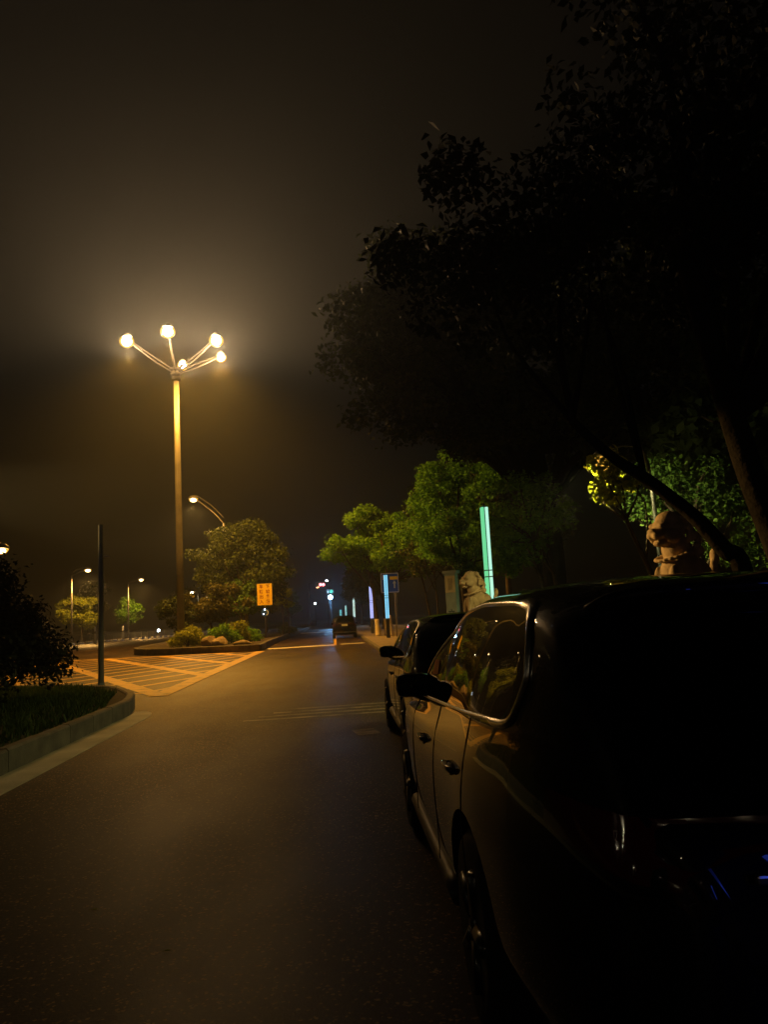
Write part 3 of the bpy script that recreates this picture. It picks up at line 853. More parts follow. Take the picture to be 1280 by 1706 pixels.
# rocks
def rock(u, v, Y, r, lab, seed):
    p = at(u, v, Y); rng = random.Random(seed)
    bm = bmesh.new(); ball(bm, (0, 0, r[2]*.45), r, 3)
    offs = [Vector((rng.uniform(-1, 1), rng.uniform(-1, 1), rng.uniform(-.6, 1))).normalized() for _ in range(7)]
    for vv in bm.verts:
        for o in offs:
            dd = Vector((vv.co.x/r[0], vv.co.y/r[1], (vv.co.z-r[2]*.45)/r[2])).dot(o)
            if dd > .62: vv.co -= Vector((o.x*r[0], o.y*r[1], o.z*r[2]))*(dd-.62)*.85
    o = part('garden_rock', bm, M['rock']); o.location = (p.x, Y, ISL-.08); o.rotation_euler = (0, 0, rng.uniform(0, 6))
    tag(o, lab, 'rock')
rock(350, 1070, 45.3, (.55, .4, .45), 'tan garden rock right of the round shrub on the island', 1)
rock(366, 1072, 45.0, (.5, .42, .42), 'broad tan garden rock under the dull green shrub', 2)
rock(403, 1073, 44.4, (.75, .35, .22), 'flat low rock near the right end of the island kerb', 3)
shrub('edge_shrub', 'low dark shrub at the island edge beyond the yellow sign', isl_at(480, 1052, 74), (1.0, 2.0, .9), 16, .35, 1800, .16, 29, 'leafdark')
# small tree with pale trunks right of the yellow sign
p = at(472, 1052, 70)
tree('young_tree', 'young tree with yellow leaves just right of the yellow sign', (p.x, 70, ISL-.05), [([(0, 0, 0), (.05, 0, 1.2), (0, 0, 2.6)], .06, .04), ([(.5, .2, 0), (.5, .2, 1.4), (.4, .1, 2.5)], .06, .04)],
     [((.2, 0, 3.2), (1.1, 1.0, .7))], 14, .4, 1500, .2, 31, mat='leafyellow')

# big dark hedge shrub on the near verge
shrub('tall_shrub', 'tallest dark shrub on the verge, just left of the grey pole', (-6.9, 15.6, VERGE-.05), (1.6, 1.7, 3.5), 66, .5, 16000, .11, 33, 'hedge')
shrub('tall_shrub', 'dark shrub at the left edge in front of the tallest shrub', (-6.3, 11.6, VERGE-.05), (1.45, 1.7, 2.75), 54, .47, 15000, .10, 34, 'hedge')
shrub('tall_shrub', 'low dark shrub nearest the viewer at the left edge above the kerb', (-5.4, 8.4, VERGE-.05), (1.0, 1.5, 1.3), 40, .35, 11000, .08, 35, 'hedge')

# ------------------------------------------------------------------ left background trees
p = at(135, 1050, 112)
tree('small_pine', 'small lit tree under the street lamp left of the grey pole', (p.x, 112, 0), [([(0, 0, 0), (.1, 0, 1.5), (0, 0, 3)], .16, .1)],
     [((-.6, 0, 5.0), (2.8, 2.2, 1.5)), ((.4, 0, 3.6), (2.6, 2.2, 1.2))], 44, .75, 7000, .34, 41, mat='leafyellow')
p = at(213, 1050, 138)
tree('small_pine', 'small rounded tree under the street lamp beyond the railing', (p.x, 138, 0), [([(0, 0, 0), (.1, 0, 1.5), (0, 0, 3)], .16, .1)],
     [((0, 0, 4.6), (2.5, 2.2, 2.2))], 36, .75, 5500, .36, 42, mat='leaf')

# ------------------------------------------------------------------ right hand street trees
p = at(633, 1055, 54)
tree('street_tree', 'bright green street tree with two whitewashed trunks beside the violet column', (p.x-.1, 54, PAVE),
     [([(0, 0, 0), (-.12, 0, 2.2), (-.35, 0, 4.6)], .16, .11), ([(.62, .3, 0), (.5, .3, 2.2), (.4, .2, 4.4)], .13, .09)],
     [((-.3, 0, 6.6), (2.3, 2.2, 2.0)), ((-1.6, .0, 6.0), (1.8, 1.6, 1.0)), ((.9, 0, 5.7), (2.0, 1.8, 1.5)), ((-.3, 0, 8.1), (1.3, 1.3, 1.0))], 90, .6, 17000, .22, 51, wash=1.3, group='street trees along the right pavement')
p = at(655, 1070, 45.5)
tree('street_tree', 'street tree with one whitewashed trunk right of the cyan column', (p.x+.34, 51.5, PAVE),
     [([(0, 0, 0), (-.1, 0, 2.2), (.2, 0, 4.6)], .16, .11)],
     [((1.0, .5, 6.2), (2.3, 2.0, 2.0)), ((2.2, 0, 5.2), (1.6, 1.6, 1.2))], 60, .6, 11000, .2, 52, wash=1.4, group='street trees along the right pavement')
p = at(752, 1040, 35)
tree('street_tree', 'large leafy street tree behind the nearer stone lion and the pillar', (p.x+.9, 35, PAVE),
     [([(0, 0, 0), (-.15, 0, 1.9), (-.3, 0, 3.8)], .2, .14)],
     [((-.3, 0, 6.0), (2.5, 2.4, 2.4)), ((-1.5, 0, 5.4), (1.6, 1.8, 1.6)), ((.6, -1.5, 4.6), (1.6, 1.8, 1.5)), ((.2, 0, 7.6), (1.9, 1.8, 1.4))], 110, .52, 24000, .17, 53, group='street trees along the right pavement')
tree('street_tree', 'small street tree hanging low over the further stone lion', (4.2, 24.5, PAVE),
     [([(0, 0, 0), (.1, 0, 1.4), (-.2, 0, 2.6)], .09, .06)],
     [((-.25, 0, 3.4), (.75, .9, .9)), ((.3, 0, 3.0), (.8, .9, .8))], 34, .28, 5200, .11, 54, group='street trees along the right pavement')
# thin park trees behind the roof
for i, (u, Y, H, lab) in enumerate(((908, 22, 3.3, 'thin bare stemmed park tree with a slanting trunk behind the car roof'), (930, 24, 3.6, 'thin park tree with a reddish trunk behind the car roof'))):
    p = at(u, 975, Y)
    tree('park_tree', lab, (p.x, Y, PAVE-.03), [([(.1, 0, 0), (0, 0, 1.5), (-.22, 0, H)], .08, .05)],
         [((-.5, .3, H+1.0), (1.5, 1.5, 1.0)), ((-.9, 0, H-.2), (.8, .8, .6))], 30, .36, 3600, .13, 60+i, group='thin park trees behind the car')
shrub('park_shrub', 'small dim shrub right of the green light column', (at(868, 985, 23).x, 23, PAVE-.03), (.55, .5, 2.3), 14, .3, 1400, .12, 63, 'leaf')
p = at(710, 1020, 40)
tree('park_tree', 'slender multi stemmed dark tree left of the stone pillar', (p.x+.6, 42, PAVE), [([(0, 0, 0), (-.2, 0, 1.6), (-.5, 0, 3.5)], .06, .04), ([(.1, 0, 0), (.3, 0, 1.6), (.2, 0, 3.5)], .06, .04)],
     [((0, 0, 4.6), (1.6, 1.5, 1.0))], 24, .45, 2600, .18, 64, mat='leafdark')
# the great dark tree over the road
tree('great_tree', 'huge dark tree spreading over the pavement, its crown filling the upper right', (8.2, 29, PAVE-.03),
     [([(0, 0, 0), (.2, 0, 3.5), (-.2, 0, 7.5)], .5, .36)],
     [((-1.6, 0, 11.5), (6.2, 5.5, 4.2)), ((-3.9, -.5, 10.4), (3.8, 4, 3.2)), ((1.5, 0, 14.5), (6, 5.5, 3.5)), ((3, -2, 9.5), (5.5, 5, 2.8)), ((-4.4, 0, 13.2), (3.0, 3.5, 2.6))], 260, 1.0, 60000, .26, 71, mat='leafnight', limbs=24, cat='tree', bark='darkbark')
# near trees over the black car
tree('near_tree', 'dark tree whose grey leaning trunk stands at the right edge', (5.5, 8.6, PAVE),
     [([(0, 0, 0), (-.25, 0, 1.6), (-.62, 0, 3.0), (-1.0, .1, 5.4)], .2, .13)],
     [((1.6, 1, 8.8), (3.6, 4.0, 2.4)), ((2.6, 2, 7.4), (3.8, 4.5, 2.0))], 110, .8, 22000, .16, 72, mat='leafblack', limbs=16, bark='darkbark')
lx = at(1250, 960, 8.2).x
tp = [(0, 0, 0)] + [(q.x-lx, .05*k, q.z-PAVE) for k, q in enumerate(at(u, v, 8.2) for u, v in ((1240, 955), (1212, 915), (1178, 872), (1150, 842), (1086, 790), (1032, 752), (968, 690)))]
tree('leaning_tree', 'black silhouetted tree trunk leaning left in front of the right hand stone lion', (lx, 8.2, PAVE),
     [(tp, .115, .05)],
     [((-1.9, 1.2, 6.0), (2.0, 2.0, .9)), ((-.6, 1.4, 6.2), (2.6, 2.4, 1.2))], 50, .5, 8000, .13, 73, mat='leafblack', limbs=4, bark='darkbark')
p = at(1160, 960, 14.5)
tree('park_tree', 'leafy green park tree lit behind the leaning trunk and the right hand lion', (p.x+.2, 14.8, PAVE-.03), [([(0, 0, 0), (.1, 0, 1.3), (0, 0, 2.6)], .09, .06)],
     [((-.6, 0, 3.6), (.9, .9, .7)), ((.0, 0, 3.3), (.9, .9, .8)), ((.75, 0, 2.8), (.75, .8, 1.0))], 46, .3, 4800, .10, 74, mat='leafgreen')
# lit leaves with the park lantern behind them
lp = at(1004, 770, 12.5)
t = thing('park_lantern', 'park lamp glowing through yellow lit leaves above the car roof', 'lamp', (lp.x, 12.5, PAVE))
bm = bmesh.new(); tube(bm, smooth_path([(1.05, .5, 0), (1.05, .5, 1.6), (1.0, .5, lp.z-PAVE), (.6, .2, lp.z-PAVE+.32), (0, 0, lp.z-PAVE+.2)], 4), .035, 10); part('pole', bm, M['darkmetal'], t, True)
bm = bmesh.new(); lathe(bm, [(.14, lp.z-PAVE+.1), (.16, lp.z-PAVE+.13), (.03, lp.z-PAVE+.24)], 14); part('cap', bm, M['darkmetal'], t, True)
bm = bmesh.new(); lathe(bm, [(.06, lp.z-PAVE-.2), (.12, lp.z-PAVE-.1), (.12, lp.z-PAVE+.08)], 14); part('globe', bm, M['corehalo'], t, True)
lw = bulb(t, (0, .22, lp.z-PAVE-.02), 600, (1, .85, .3), .08, 'downlight', R(165), .3)
lq = bulb(t, (.15, .75, lp.z-PAVE-.1), 260, (1, .88, .42), .08, 'beam', R(84), .5)  # spot added clear of the lamp to brighten the park tree
lq.rotation_euler = Vector((2.5, 1.5, -.5)).to_track_quat('-Z', 'Y').to_euler()
tree('park_tree', 'small park tree whose leaves glow yellow around the park lamp', (lp.x+.7, 12.1, PAVE), [([(0, 0, 0), (-.1, 0, 1.4), (-.5, .1, 2.7)], .06, .03)],
     [((-.65, .1, 3.45), (.40, .3, .42))], 18, .16, 1300, .10, 75, mat='leafyellow', limbs=5)

# far background trees (copied, shared meshes)
proto = tree('background_tree', 'dim broad tree at the far end of the right pavement', (5.0, 82, PAVE), [([(0, 0, 0), (.1, 0, 2), (0, 0, 4)], .2, .13)],
     [((0, 0, 7), (3.2, 3, 3.2)), ((-1.2, 0, 5.6), (2.2, 2, 1.6))], 60, .85, 9000, .34, 81, group='dim trees far along the road', mat='leafdark')
spots = [(4.6, 104, .95, 'dim tree right behind the white light column'), (4.4, 132, 1.0, 'dim tree beyond the far dark car, farther of the right row'), (5.2, 165, 1.1, 'dim tree near the far teal light column'),
         (-8.5, 96, .7, 'dim tree on the far island behind the young yellow tree'), (-7.5, 128, .62, 'small dim tree at the tail of the island, left of the blue floodlight'),
         (-46, 150, 1.1, 'dim tree in the dark beyond the railing, at far left'), (-33, 170, 1.0, 'dim tree in the dark beyond the railing, behind the rounded tree'), (9.5, 62, 1.2, 'dim tree behind the two whitewashed trunks'), (10.5, 46, 1.1, 'dim tree in the park behind the large leafy street tree'), (12, 20, 1.0, 'dim tree in the dark park behind the thin park trees')]
for i, (x, y, s, lab) in enumerate(spots):
    c = copy_tree(proto); c.location = (x, y, 0 if x < 0 else PAVE-.03); c.scale = (s, s, s); c.rotation_euler = (0, 0, i*1.3); c['label'] = lab

# ------------------------------------------------------------------ stone lions and pillar
def make_lion():
    bm = bmesh.new()
    S = [(-.30, .19, .28, .26, .15, .28), (-.30, -.19, .28, .26, .15, .28), (-.16, 0, .46, .27, .23, .36), (.04, 0, .66, .25, .25, .30),
         (.14, 0, .56, .2, .24, .26), (.10, 0, .92, .19, .19, .2), (.20, 0, 1.16, .23, .19, .2), (.17, 0, 1.28, .19, .17, .14),
         (.34, .085, 1.22, .09, .075, .045), (.34, -.085, 1.22, .09, .075, .045), (.37, 0, 1.10, .13, .13, .075), (.44, .05, 1.09, .07, .06, .06), (.44, -.05, 1.09, .07, .06, .06),
         (.33, 0, .985, .12, .10, .045), (.47, 0, 1.15, .05, .07, .04), (.27, .15, 1.08, .12, .07, .1), (.27, -.15, 1.08, .12, .07, .1),
         (.08, .19, 1.32, .05, .03, .07), (.08, -.19, 1.32, .05, .03, .07),
         (.30, .14, .34, .085, .08, .36), (.30, -.14, .34, .085, .08, .36), (.37, .14, .06, .14, .1, .07), (.37, -.14, .06, .14, .1, .07),
         (.1, .22, .05, .2, .09, .06), (.1, -.22, .05, .2, .09, .06), (-.52, 0, .5, .07, .06, .3), (-.55, 0, .8, .06, .07, .12), (.25, 0, .70, .05, .06, .06)]
    for x, y, z, a, b, c in S: ball(bm, (x, y, z), (a, b, c), 3)
    rng = random.Random(5)
    for k in range(46):                                            # mane curls
        th = rng.uniform(-1, 1)*1.9; ph = rng.uniform(0, 1)
        x = .04 - .16*ph; y = .21*math.sin(th); z = 1.1 + .26*math.cos(th) - .22*ph
        ball(bm, (x, y, z), .055, 2)
    for k in range(20):                                            # collar
        a = 2*PI*k/20
        ball(bm, (.13+.23*math.cos(a), .225*math.sin(a), .83-.07*math.cos(a)), (.05, .05, .03), 2)
    for s in (-1, 1):
        for k in range(3): ball(bm, (.49, s*(.08+.05*k), .03), (.05, .025, .04), 1)
    me = bpy.data.meshes.new('lion_raw'); bm.to_mesh(me); bm.free()
    o = bpy.data.objects.new('lion_raw', me); col.objects.link(o)
    md = o.modifiers.new('r', 'REMESH'); md.mode = 'VOXEL'; md.voxel_size = .014
    ms = o.modifiers.new('s', 'SMOOTH'); ms.iterations = 4; ms.factor = .5
    dg = bpy.context.evaluated_depsgraph_get()
    out = bpy.data.meshes.new_from_object(o.evaluated_get(dg))
    bpy.data.objects.remove(o)
    return out
lion_me = make_lion()
def stone_lion(loc, rz, lab, lift=0.0, sc_=1.0):
    t = thing('stone_lion', lab, 'statue', loc, rz, 'stone lions by the pavement')
    me = lion_me if not lion_me.users else lion_me
    o = bpy.data.objects.new('lion_body', me); col.objects.link(o); o.parent = t
    if not me.materials:
        me.materials.append(M['stone']); me.polygons.foreach_set('use_smooth', [True]*len(me.polygons))
    o.location = (0, 0, .95+lift); o.scale = (sc_, sc_, sc_)
    bm = bmesh.new()
    box(bm, (0, 0, .07), (1.5, .95, .14), 0, .015); box(bm, (0, 0, .5+lift/2), (1.25, .72, .72+lift), 0, .01); box(bm, (0, 0, .9+lift), (1.42, .86, .10), 0, .015)
    part('pedestal', bm, M['stone'], t)
    bm = bmesh.new()
    for s in (-1, 1): box(bm, (0, s*.362, .5), (.95, .012, .5), 0)
    part('carved_panel', bm, M['greystone'], t)
    return t
l1 = at(783, 972, 17.3); l2 = at(1120, 868, 9.9)
stone_lion((l1.x+.17, 17.3, PAVE), PI+.25, 'stone lion in profile left of the green light column, beside the pillar', .14, .83)
stone_lion((l2.x+.10, 9.9, PAVE), PI+.32, 'stone lion behind the leaning black trunk at the right', .17, 1.0)
p = at(751, 985, 19.6)
t = thing('stone_pillar', 'grey stone pillar with a tan top panel and carved characters beside the further lion', 'pillar', (p.x+.04, 19.6, PAVE), R(-30))
t.scale = (.72, .42, 1)
tz = at(751, 952, 19.6).z-PAVE
bm = bmesh.new(); box(bm, (0, 0, .1), (.62, .62, .2), 0, .02); box(bm, (0, 0, tz/2), (.40, .5, tz-.12), 0, .01)
sh = part('shaft', bm, M['greystone'], t)
bm = bmesh.new(); box(bm, (0, 0, tz-.02), (.52, .6, .08), 0, .012); part('cap', bm, M['greystone'], t)
bm = bmesh.new(); box(bm, (0, -.258, tz-.33), (.37, .03, .42), 0, .008); part('top_panel', bm, M['tanstone'], t)
bm = bmesh.new(); box(bm, (0, -.252, (tz-.6)/2+.1), (.34, .02, tz-.75), 0, .006); pl = part('inscribed_panel', bm, M['greystone'], t)
for i, ch in enumerate('文化园'):
    text_mesh(ch, .26, M['ink'], pl, (0, -.266, tz-1.1-.34*i), (PI/2, 0, 0), 'character', .003, .004)
bm = bmesh.new()
for k in range(4): box(bm, (-.06+.045*k, -.276, tz-.33), (.012, .008, .3))
part('carved_lines', bm, M['bark'], t)

# ------------------------------------------------------------------ cars
def herm(keys):
    xs = [k[0] for k in keys]; ys = [k[1] for k in keys]; n = len(xs)
    d = [(ys[i+1]-ys[i])/(xs[i+1]-xs[i]) for i in range(n-1)]
    mm = [d[0]] + [0 if d[i-1]*d[i] <= 0 else 2*d[i-1]*d[i]/(d[i-1]+d[i]) for i in range(1, n-1)] + [d[-1]]
    def f(x):
        if x <= xs[0]: return ys[0]
        if x >= xs[-1]: return ys[-1]
        i = max(j for j in range(n-1) if xs[j] <= x)
        h = xs[i+1]-xs[i]; t = (x-xs[i])/h
        return ys[i]*(1+2*t)*(1-t)**2 + mm[i]*h*t*(1-t)**2 + ys[i+1]*t*t*(3-2*t) + mm[i+1]*h*t*t*(t-1)
    return f

def make_car(name, label, loc, P, group=None, rz=0.0, cat='car'):
    L = P['L']; top = herm(P['top']); belt0 = herm(P['belt']); ws = herm(P['w']); wrf = herm(P['wr']); zb = herm(P['zb'])
    def sec(y):
        zt = top(y); w = ws(y); b = min(belt0(y), zt-.03); g = max(0, min(1, (zt-b)/.45)); z0 = zb(y)
        wr = (w*.93)*(1-g) + wrf(y)*g
        sh = min(.86, b-.10)
        pts = [(0, z0), (w*.72, z0), (w*.90, z0+.02), (w*.965, z0+.12), (w*.985, z0+.3*(sh-z0)), (w*1.0, z0+.72*(sh-z0)), (w*.985, sh+.03), (w*.94, b-.03), (w*.93, b),
               (wr*1.02*g+(w*.88)*(1-g), b+(zt-b)*(.72 if g > .2 else .5)), (wr*.93, zt-.055*g-.012), (wr*.72, zt-.022*g-.004), (wr*.36, zt-.004), (0, zt)]
        V = [Vector((p[0], p[1])) for p in pts]
        out = []
        for i in range(len(V)-1):
            p0 = V[max(i-1, 0)]; p1 = V[i]; p2 = V[i+1]; p3 = V[min(i+2, len(V)-1)]
            d0 = (p2-p0); d1 = (p3-p1)
            s = (p2-p1).length
            t0 = d0.normalized()*s if d0.length > 1e-6 else Vector((0, 0)); t1 = d1.normalized()*s if d1.length > 1e-6 else Vector((0, 0))
            if i == 0: t0 = p2-p1
            for k in range(4):
                t = k/4
                out.append(p1*(1+2*t)*(1-t)**2 + t0*t*(1-t)**2 + p2*t*t*(3-2*t) + t1*t*t*(t-1))
        out.append(V[-1])
        return out
    ys = sorted(set([0, .02, .05, .09, .14, .2, .27, .35, .44] + [.44+(L-.9)*k/44 for k in range(1, 45)] + [L-.46, L-.36, L-.27, L-.19, L-.12, L-.07, L-.03, L]))
    bm = bmesh.new(); rings = []
    for y in ys:
        s = sec(y)
        ring = [bm.verts.new((-q.x, y, q.y)) for q in s] + [bm.verts.new((q.x, y, q.y)) for q in s[-2:0:-1]]
        rings.append(ring)
    n = len(rings[0])
    for i in range(len(rings)-1):
        for k in range(n): bm.faces.new((rings[i][k], rings[i][(k+1) % n], rings[i+1][(k+1) % n], rings[i+1][k]))
    bm.faces.new(rings[0]); bm.faces.new(rings[-1])
    bmesh.ops.recalc_face_normals(bm, faces=bm.faces)
    me = bpy.data.meshes.new('body'); bm.to_mesh(me); bm.free()
    raw = bpy.data.objects.new('raw', me); col.objects.link(raw)
    cut = bmesh.new(); rw = P['rw']
    for y in P['axles']:
        for s in (-1, 1):
            lathe(cut, [(rw+.06, -.2), (rw+.06, .2)], 36, Matrix.Translation((s*(P['W']-.12), y, rw+.01)) @ Matrix.Rotation(PI/2, 4, 'Y'))
    bmesh.ops.recalc_face_normals(cut, faces=cut.faces)
    cme = bpy.data.meshes.new('cut'); cut.to_mesh(cme); cut.free()
    co = bpy.data.objects.new('cut', cme); col.objects.link(co)
    md = raw.modifiers.new('b', 'BOOLEAN'); md.operation = 'DIFFERENCE'; md.object = co; md.solver = 'EXACT'
    dg = bpy.context.evaluated_depsgraph_get()
    bme = bpy.data.meshes.new_from_object(raw.evaluated_get(dg))
    bpy.data.objects.remove(raw); bpy.data.objects.remove(co)
    t = thing(name, label, cat, loc, rz, group)
    bme.materials.clear()
    body = link('body', bme, M['paint'], t, True)
    try: bme.set_sharp_from_angle(angle=R(38))
    except Exception: pass

    def sx(y, z):
        s = sec(y)
        zs = [q.y for q in s[6:]]; xs = [q.x for q in s[6:]]
        zz = np.maximum.accumulate(np.array(zs))
        return float(np.interp(z, zz, xs))
    def side(y, z, off, sgn):
        e = .02
        p = Vector((sx(y, z), y, z)); a = Vector((sx(y+e, z), y+e, z))-Vector((sx(y-e, z), y-e, z)); b = Vector((sx(y, z+e), y, z+e))-Vector((sx(y, z-e), y, z-e))
        nr = a.cross(b); nr = nr.normalized() if nr.length > 1e-9 else Vector((1, 0, 0))
        if nr.x < 0: nr = -nr
        q = p+nr*off
        return Vector((q.x*sgn, q.y, q.z))
    lo = herm(P['glo']); hi = herm(P['ghi']); y0, y1 = P['glo'][0][0], P['glo'][-1][0]
    for sgn in (-1, 1):
        bm = bmesh.new(); g = []
        NC = 48
        yy = [y0+(y1-y0)*(.5-.5*math.cos(PI*i/NC)) for i in range(NC+1)]
        for y in yy:
            g.append([bm.verts.new(side(y, lo(y)+(hi(y)-lo(y))*k/10, .006, sgn)) for k in range(11)])
        for i in range(NC):
            for k in range(10): bm.faces.new((g[i][k], g[i+1][k], g[i+1][k+1], g[i][k+1]))
        gl = part('side_window', bm, M['glass'], t, True)
        bm = bmesh.new()
        loop = [(y, lo(y)) for y in yy[::-1]] + [(y, hi(y)) for y in yy[1:-1]]
        nl = len(loop); rows = []
        for i in range(nl):
            a = Vector(loop[(i-2) % nl]); b = Vector(loop[(i+2) % nl]); tt = (b-a)
            nn = Vector((tt.y, -tt.x)); nn = nn.normalized() if nn.length > 1e-6 else Vector((0, 0))
            cen = Vector((1.6, lo(1.6)*.5+hi(1.6)*.5)); pp = Vector(loop[i])
            if nn.dot(pp-cen) < 0: nn = -nn
            tw = P.get('trim', .03)*(1.1 if loop[i][0] < 1.0 else .6)
            row = []
            for o, h in ((-.002, .006), (tw*.15, .012), (tw*.5, .015), (tw*.85, .012), (tw, .002)):
                q = pp+nn*o; row.append(bm.verts.new(side(q.x, q.y, h, sgn)))
            rows.append(row)
        for i in range(nl):
            for k in range(4): bm.faces.new((rows[i][k], rows[(i+1) % nl][k], rows[(i+1) % nl][k+1], rows[i][k+1]))
        part('window_trim', bm, M['chrome'], gl, True)
        if P.get('sticker') and sgn < 0:
            bm = bmesh.new(); y, z = P['sticker']
            q = [bm.verts.new(side(y+dy, z+dz, .010, sgn)) for dy, dz in ((.09, -.05), (-.09, -.035), (-.075, .035), (.06, .03))]
            bm.faces.new(q); part('sticker', bm, M['sticker'], gl)
        # pillars between the panes
        for yb in P['pillars']:
            bm = bmesh.new(); ps = [side(yb-.02*k/6, lo(yb)+(hi(yb)-lo(yb))*k/6, .008, sgn) for k in range(7)]
            tube(bm, ps, .02, 6); part('pillar', bm, M['blackplastic'], t, True)
        # door seams
        for yb in P['seams']:
            bm = bmesh.new(); z1 = belt0(yb)-.02; ps = [side(yb+.03*math.sin(k/8*3), .34+(z1-.34)*k/8, .0005, sgn) if .34+(z1-.34)*k/8 > .5 else side(yb+.03*math.sin(k/8*3), .5, .0005, sgn)-Vector((0, 0, .5-(.34+(z1-.34)*k/8))) for k in range(9)]
            tube(bm, ps, .003, 5); part('door_seam', bm, M['rubber'], t, True)
        for yh, zh in P['handles']:
            bm = bmesh.new()
            c = side(yh, zh, .004, sgn)
            ball(bm, c, (.006, .06, .026), 2); pk = part('handle_pocket', bm, M['blackplastic'], t, True)
            bm = bmesh.new()
            tube(bm, smooth_path([side(yh-.11, zh+.008, .004, sgn), side(yh-.07, zh+.012, .022, sgn), side(yh+.07, zh+.010, .022, sgn), side(yh+.11, zh+.004, .004, sgn)], 4), .013, 8)
            part('door_handle', bm, M['paint'], t, True)
        # mirror
        ym, zm = P['mirror']
        bm = bmesh.new(); c = side(ym, zm, .0, sgn)
        box(bm, (c.x+sgn*.065, ym+.02, zm+.05), (.215, .15, .145), 0, .06)
        for vv in bm.verts:
            if vv.co.y > ym+.03: vv.co.z = zm+.05+(vv.co.z-zm-.05)*.72; vv.co.x = c.x+sgn*.065+(vv.co.x-c.x-sgn*.065)*.8
        tube(bm, [(c.x-sgn*.04, ym+.03, zm-.03), (c.x+sgn*.05, ym+.03, zm)], [.035, .03], 8)
        mo = part('wing_mirror', bm, M['paint'], t, True)
        bm = bmesh.new(); ball(bm, (c.x+sgn*.065, ym-.053, zm+.05), (.09, .014, .058), 3); part('mirror_glass', bm, M['glass'], mo, True)
        # lamps
        bm = bmesh.new(); g = []
        for i in range(9):
            y = .03+P['tail'][0]*i/8
            z0, z1 = P['tail'][1], P['tail'][2]
            g.append([bm.verts.new(side(y, z0+(z1-z0)*(k/4)*(1-.35*i/8)+.06*i/8, .006, sgn)) for k in range(5)])
        for i in range(8):
            for k in range(4): bm.faces.new((g[i][k], g[i+1][k], g[i+1][k+1], g[i][k+1]))
        part('tail_light', bm, M['redlens'], t, True)
        bm = bmesh.new(); g = []
        for i in range(9):
            y = L-.05-.42*i/8
            g.append([bm.verts.new(side(y, .62+.02*i/8+(.13-.05*i/8)*k/4, .006, sgn)) for k in range(5)])
        for i in range(8):
            for k in range(4): bm.faces.new((g[i][k], g[i+1][k], g[i+1][k+1], g[i][k+1]))
        part('headlight', bm, M['clearlens'], t, True)
        # sill cladding and shoulder crease
        bm = bmesh.new()
        a0, a1 = P['axles'][0]+rw+.09, P['axles'][1]-rw-.09
        tube(bm, [(sgn*(ws(a0+(a1-a0)*k/10)*.955), a0+(a1-a0)*k/10, zb(2)+.05) for k in range(11)], .045, 8)
        part('sill', bm, M['blackplastic'], t, True)
        # roof rail
        if P.get('rail'):
            bm = bmesh.new(); q = []
            for k in range(13):
                y = P['rail'][0]+(P['rail'][1]-P['rail'][0])*k/12
                q.append((sgn*wrf(y)*.84, y, top(y)-.02+(.045 if 0 < k < 12 else 0)))
            tube(bm, q, .014, 6); part('roof_rail', bm, M['blackplastic'], t, True)
    # windscreen and rear glass: patches of the top surface
    def patch(nm, ya, yb, fr0, fr1, mat):
        bm = bmesh.new(); g = []
        for i in range(13):
            y = ya+(yb-ya)*i/12; s = sec(y); fr = fr0+(fr1-fr0)*i/12
            half = [q for q in s if q.y > belt0(y)-.0][::-1]
            if len(half) < 4: half = s[-8:][::-1]
            xm = max(q.x for q in half)*fr
            row = []
            e = .03; slope = (top(y+e)-top(y-e))/(2*e); nn = Vector((0, -slope, 1)).normalized()
            for k in range(-10, 11):
                x = xm*k/10
                zz = float(np.interp(abs(x), [q.x for q in half], [q.y for q in half]))
                row.append(bm.verts.new(Vector((x, y, zz))+nn*.008))
            g.append(row)
        for i in range(12):
            for k in range(20): bm.faces.new((g[i][k], g[i+1][k], g[i+1][k+1], g[i][k+1]))
        return part(nm, bm, mat, t, True)
    patch('rear_window', *P['rearglass'], .86, .84, M['glass'])
    patch('windscreen', *P['windscreen'], .84, .86, M['glass'])
    # rear: plate, bumper strip, hatch line, reflectors, wiper, exhaust
    bm = bmesh.new(); box(bm, (0, -.012, P['platez']), (.44, .014, .14), 0, .004)
    part('number_plate', bm, M[P['plate']], t)
    bm = bmesh.new(); box(bm, (0, -.008, P['platez']+.13), (.95, .02, .022), 0, .006); part('garnish', bm, M['chrome'], t)
    bm = bmesh.new(); tube(bm, smooth_path([(-ws(.1)*.96, .1, .47), (-ws(0)*.9, -.015, .46), (0, -.03, .46), (ws(0)*.9, -.015, .46), (ws(.1)*.96, .1, .47)], 6), .035, 8)
    part('rear_bumper', bm, M['blackplastic'], t, True)
    bm = bmesh.new(); tube(bm, smooth_path([(-ws(L-.1)*.92, L-.1, .36), (-ws(L)*.8, L+.01, .35), (0, L+.025, .35), (ws(L)*.8, L+.01, .35), (ws(L-.1)*.92, L-.1, .36)], 6), .035, 8)
    part('front_bumper', bm, M['blackplastic'], t, True)
    for s in (-1, 1):
        bm = bmesh.new(); box(bm, (s*.58, -.03, .52), (.16, .012, .03), 0, .004); part('reflector', bm, M['redlens'], t)
    yr = P['rearglass'][1]
    bm = bmesh.new(); w_ = wrf(yr)*.85
    tube(bm, smooth_path([(-w_, yr+.06, top(yr)-.03), (-w_*.8, yr-.02, top(yr)+.012), (0, yr-.07, top(yr)+.022), (w_*.8, yr-.02, top(yr)+.012), (w_, yr+.06, top(yr)-.03)], 5), .022, 8)
    part('spoiler', bm, M['paint'], t, True)
    if P.get('fin'):
      bm = bmesh.new(); tube(bm, [(0, yr+.6, top(yr+.6)-.01), (0, yr+.5, top(yr+.5)+.07), (0, yr+.42, top(yr+.42)+.06)], [.05, .03, .012], 8)
      part('antenna', bm, M['paint'], t, True)
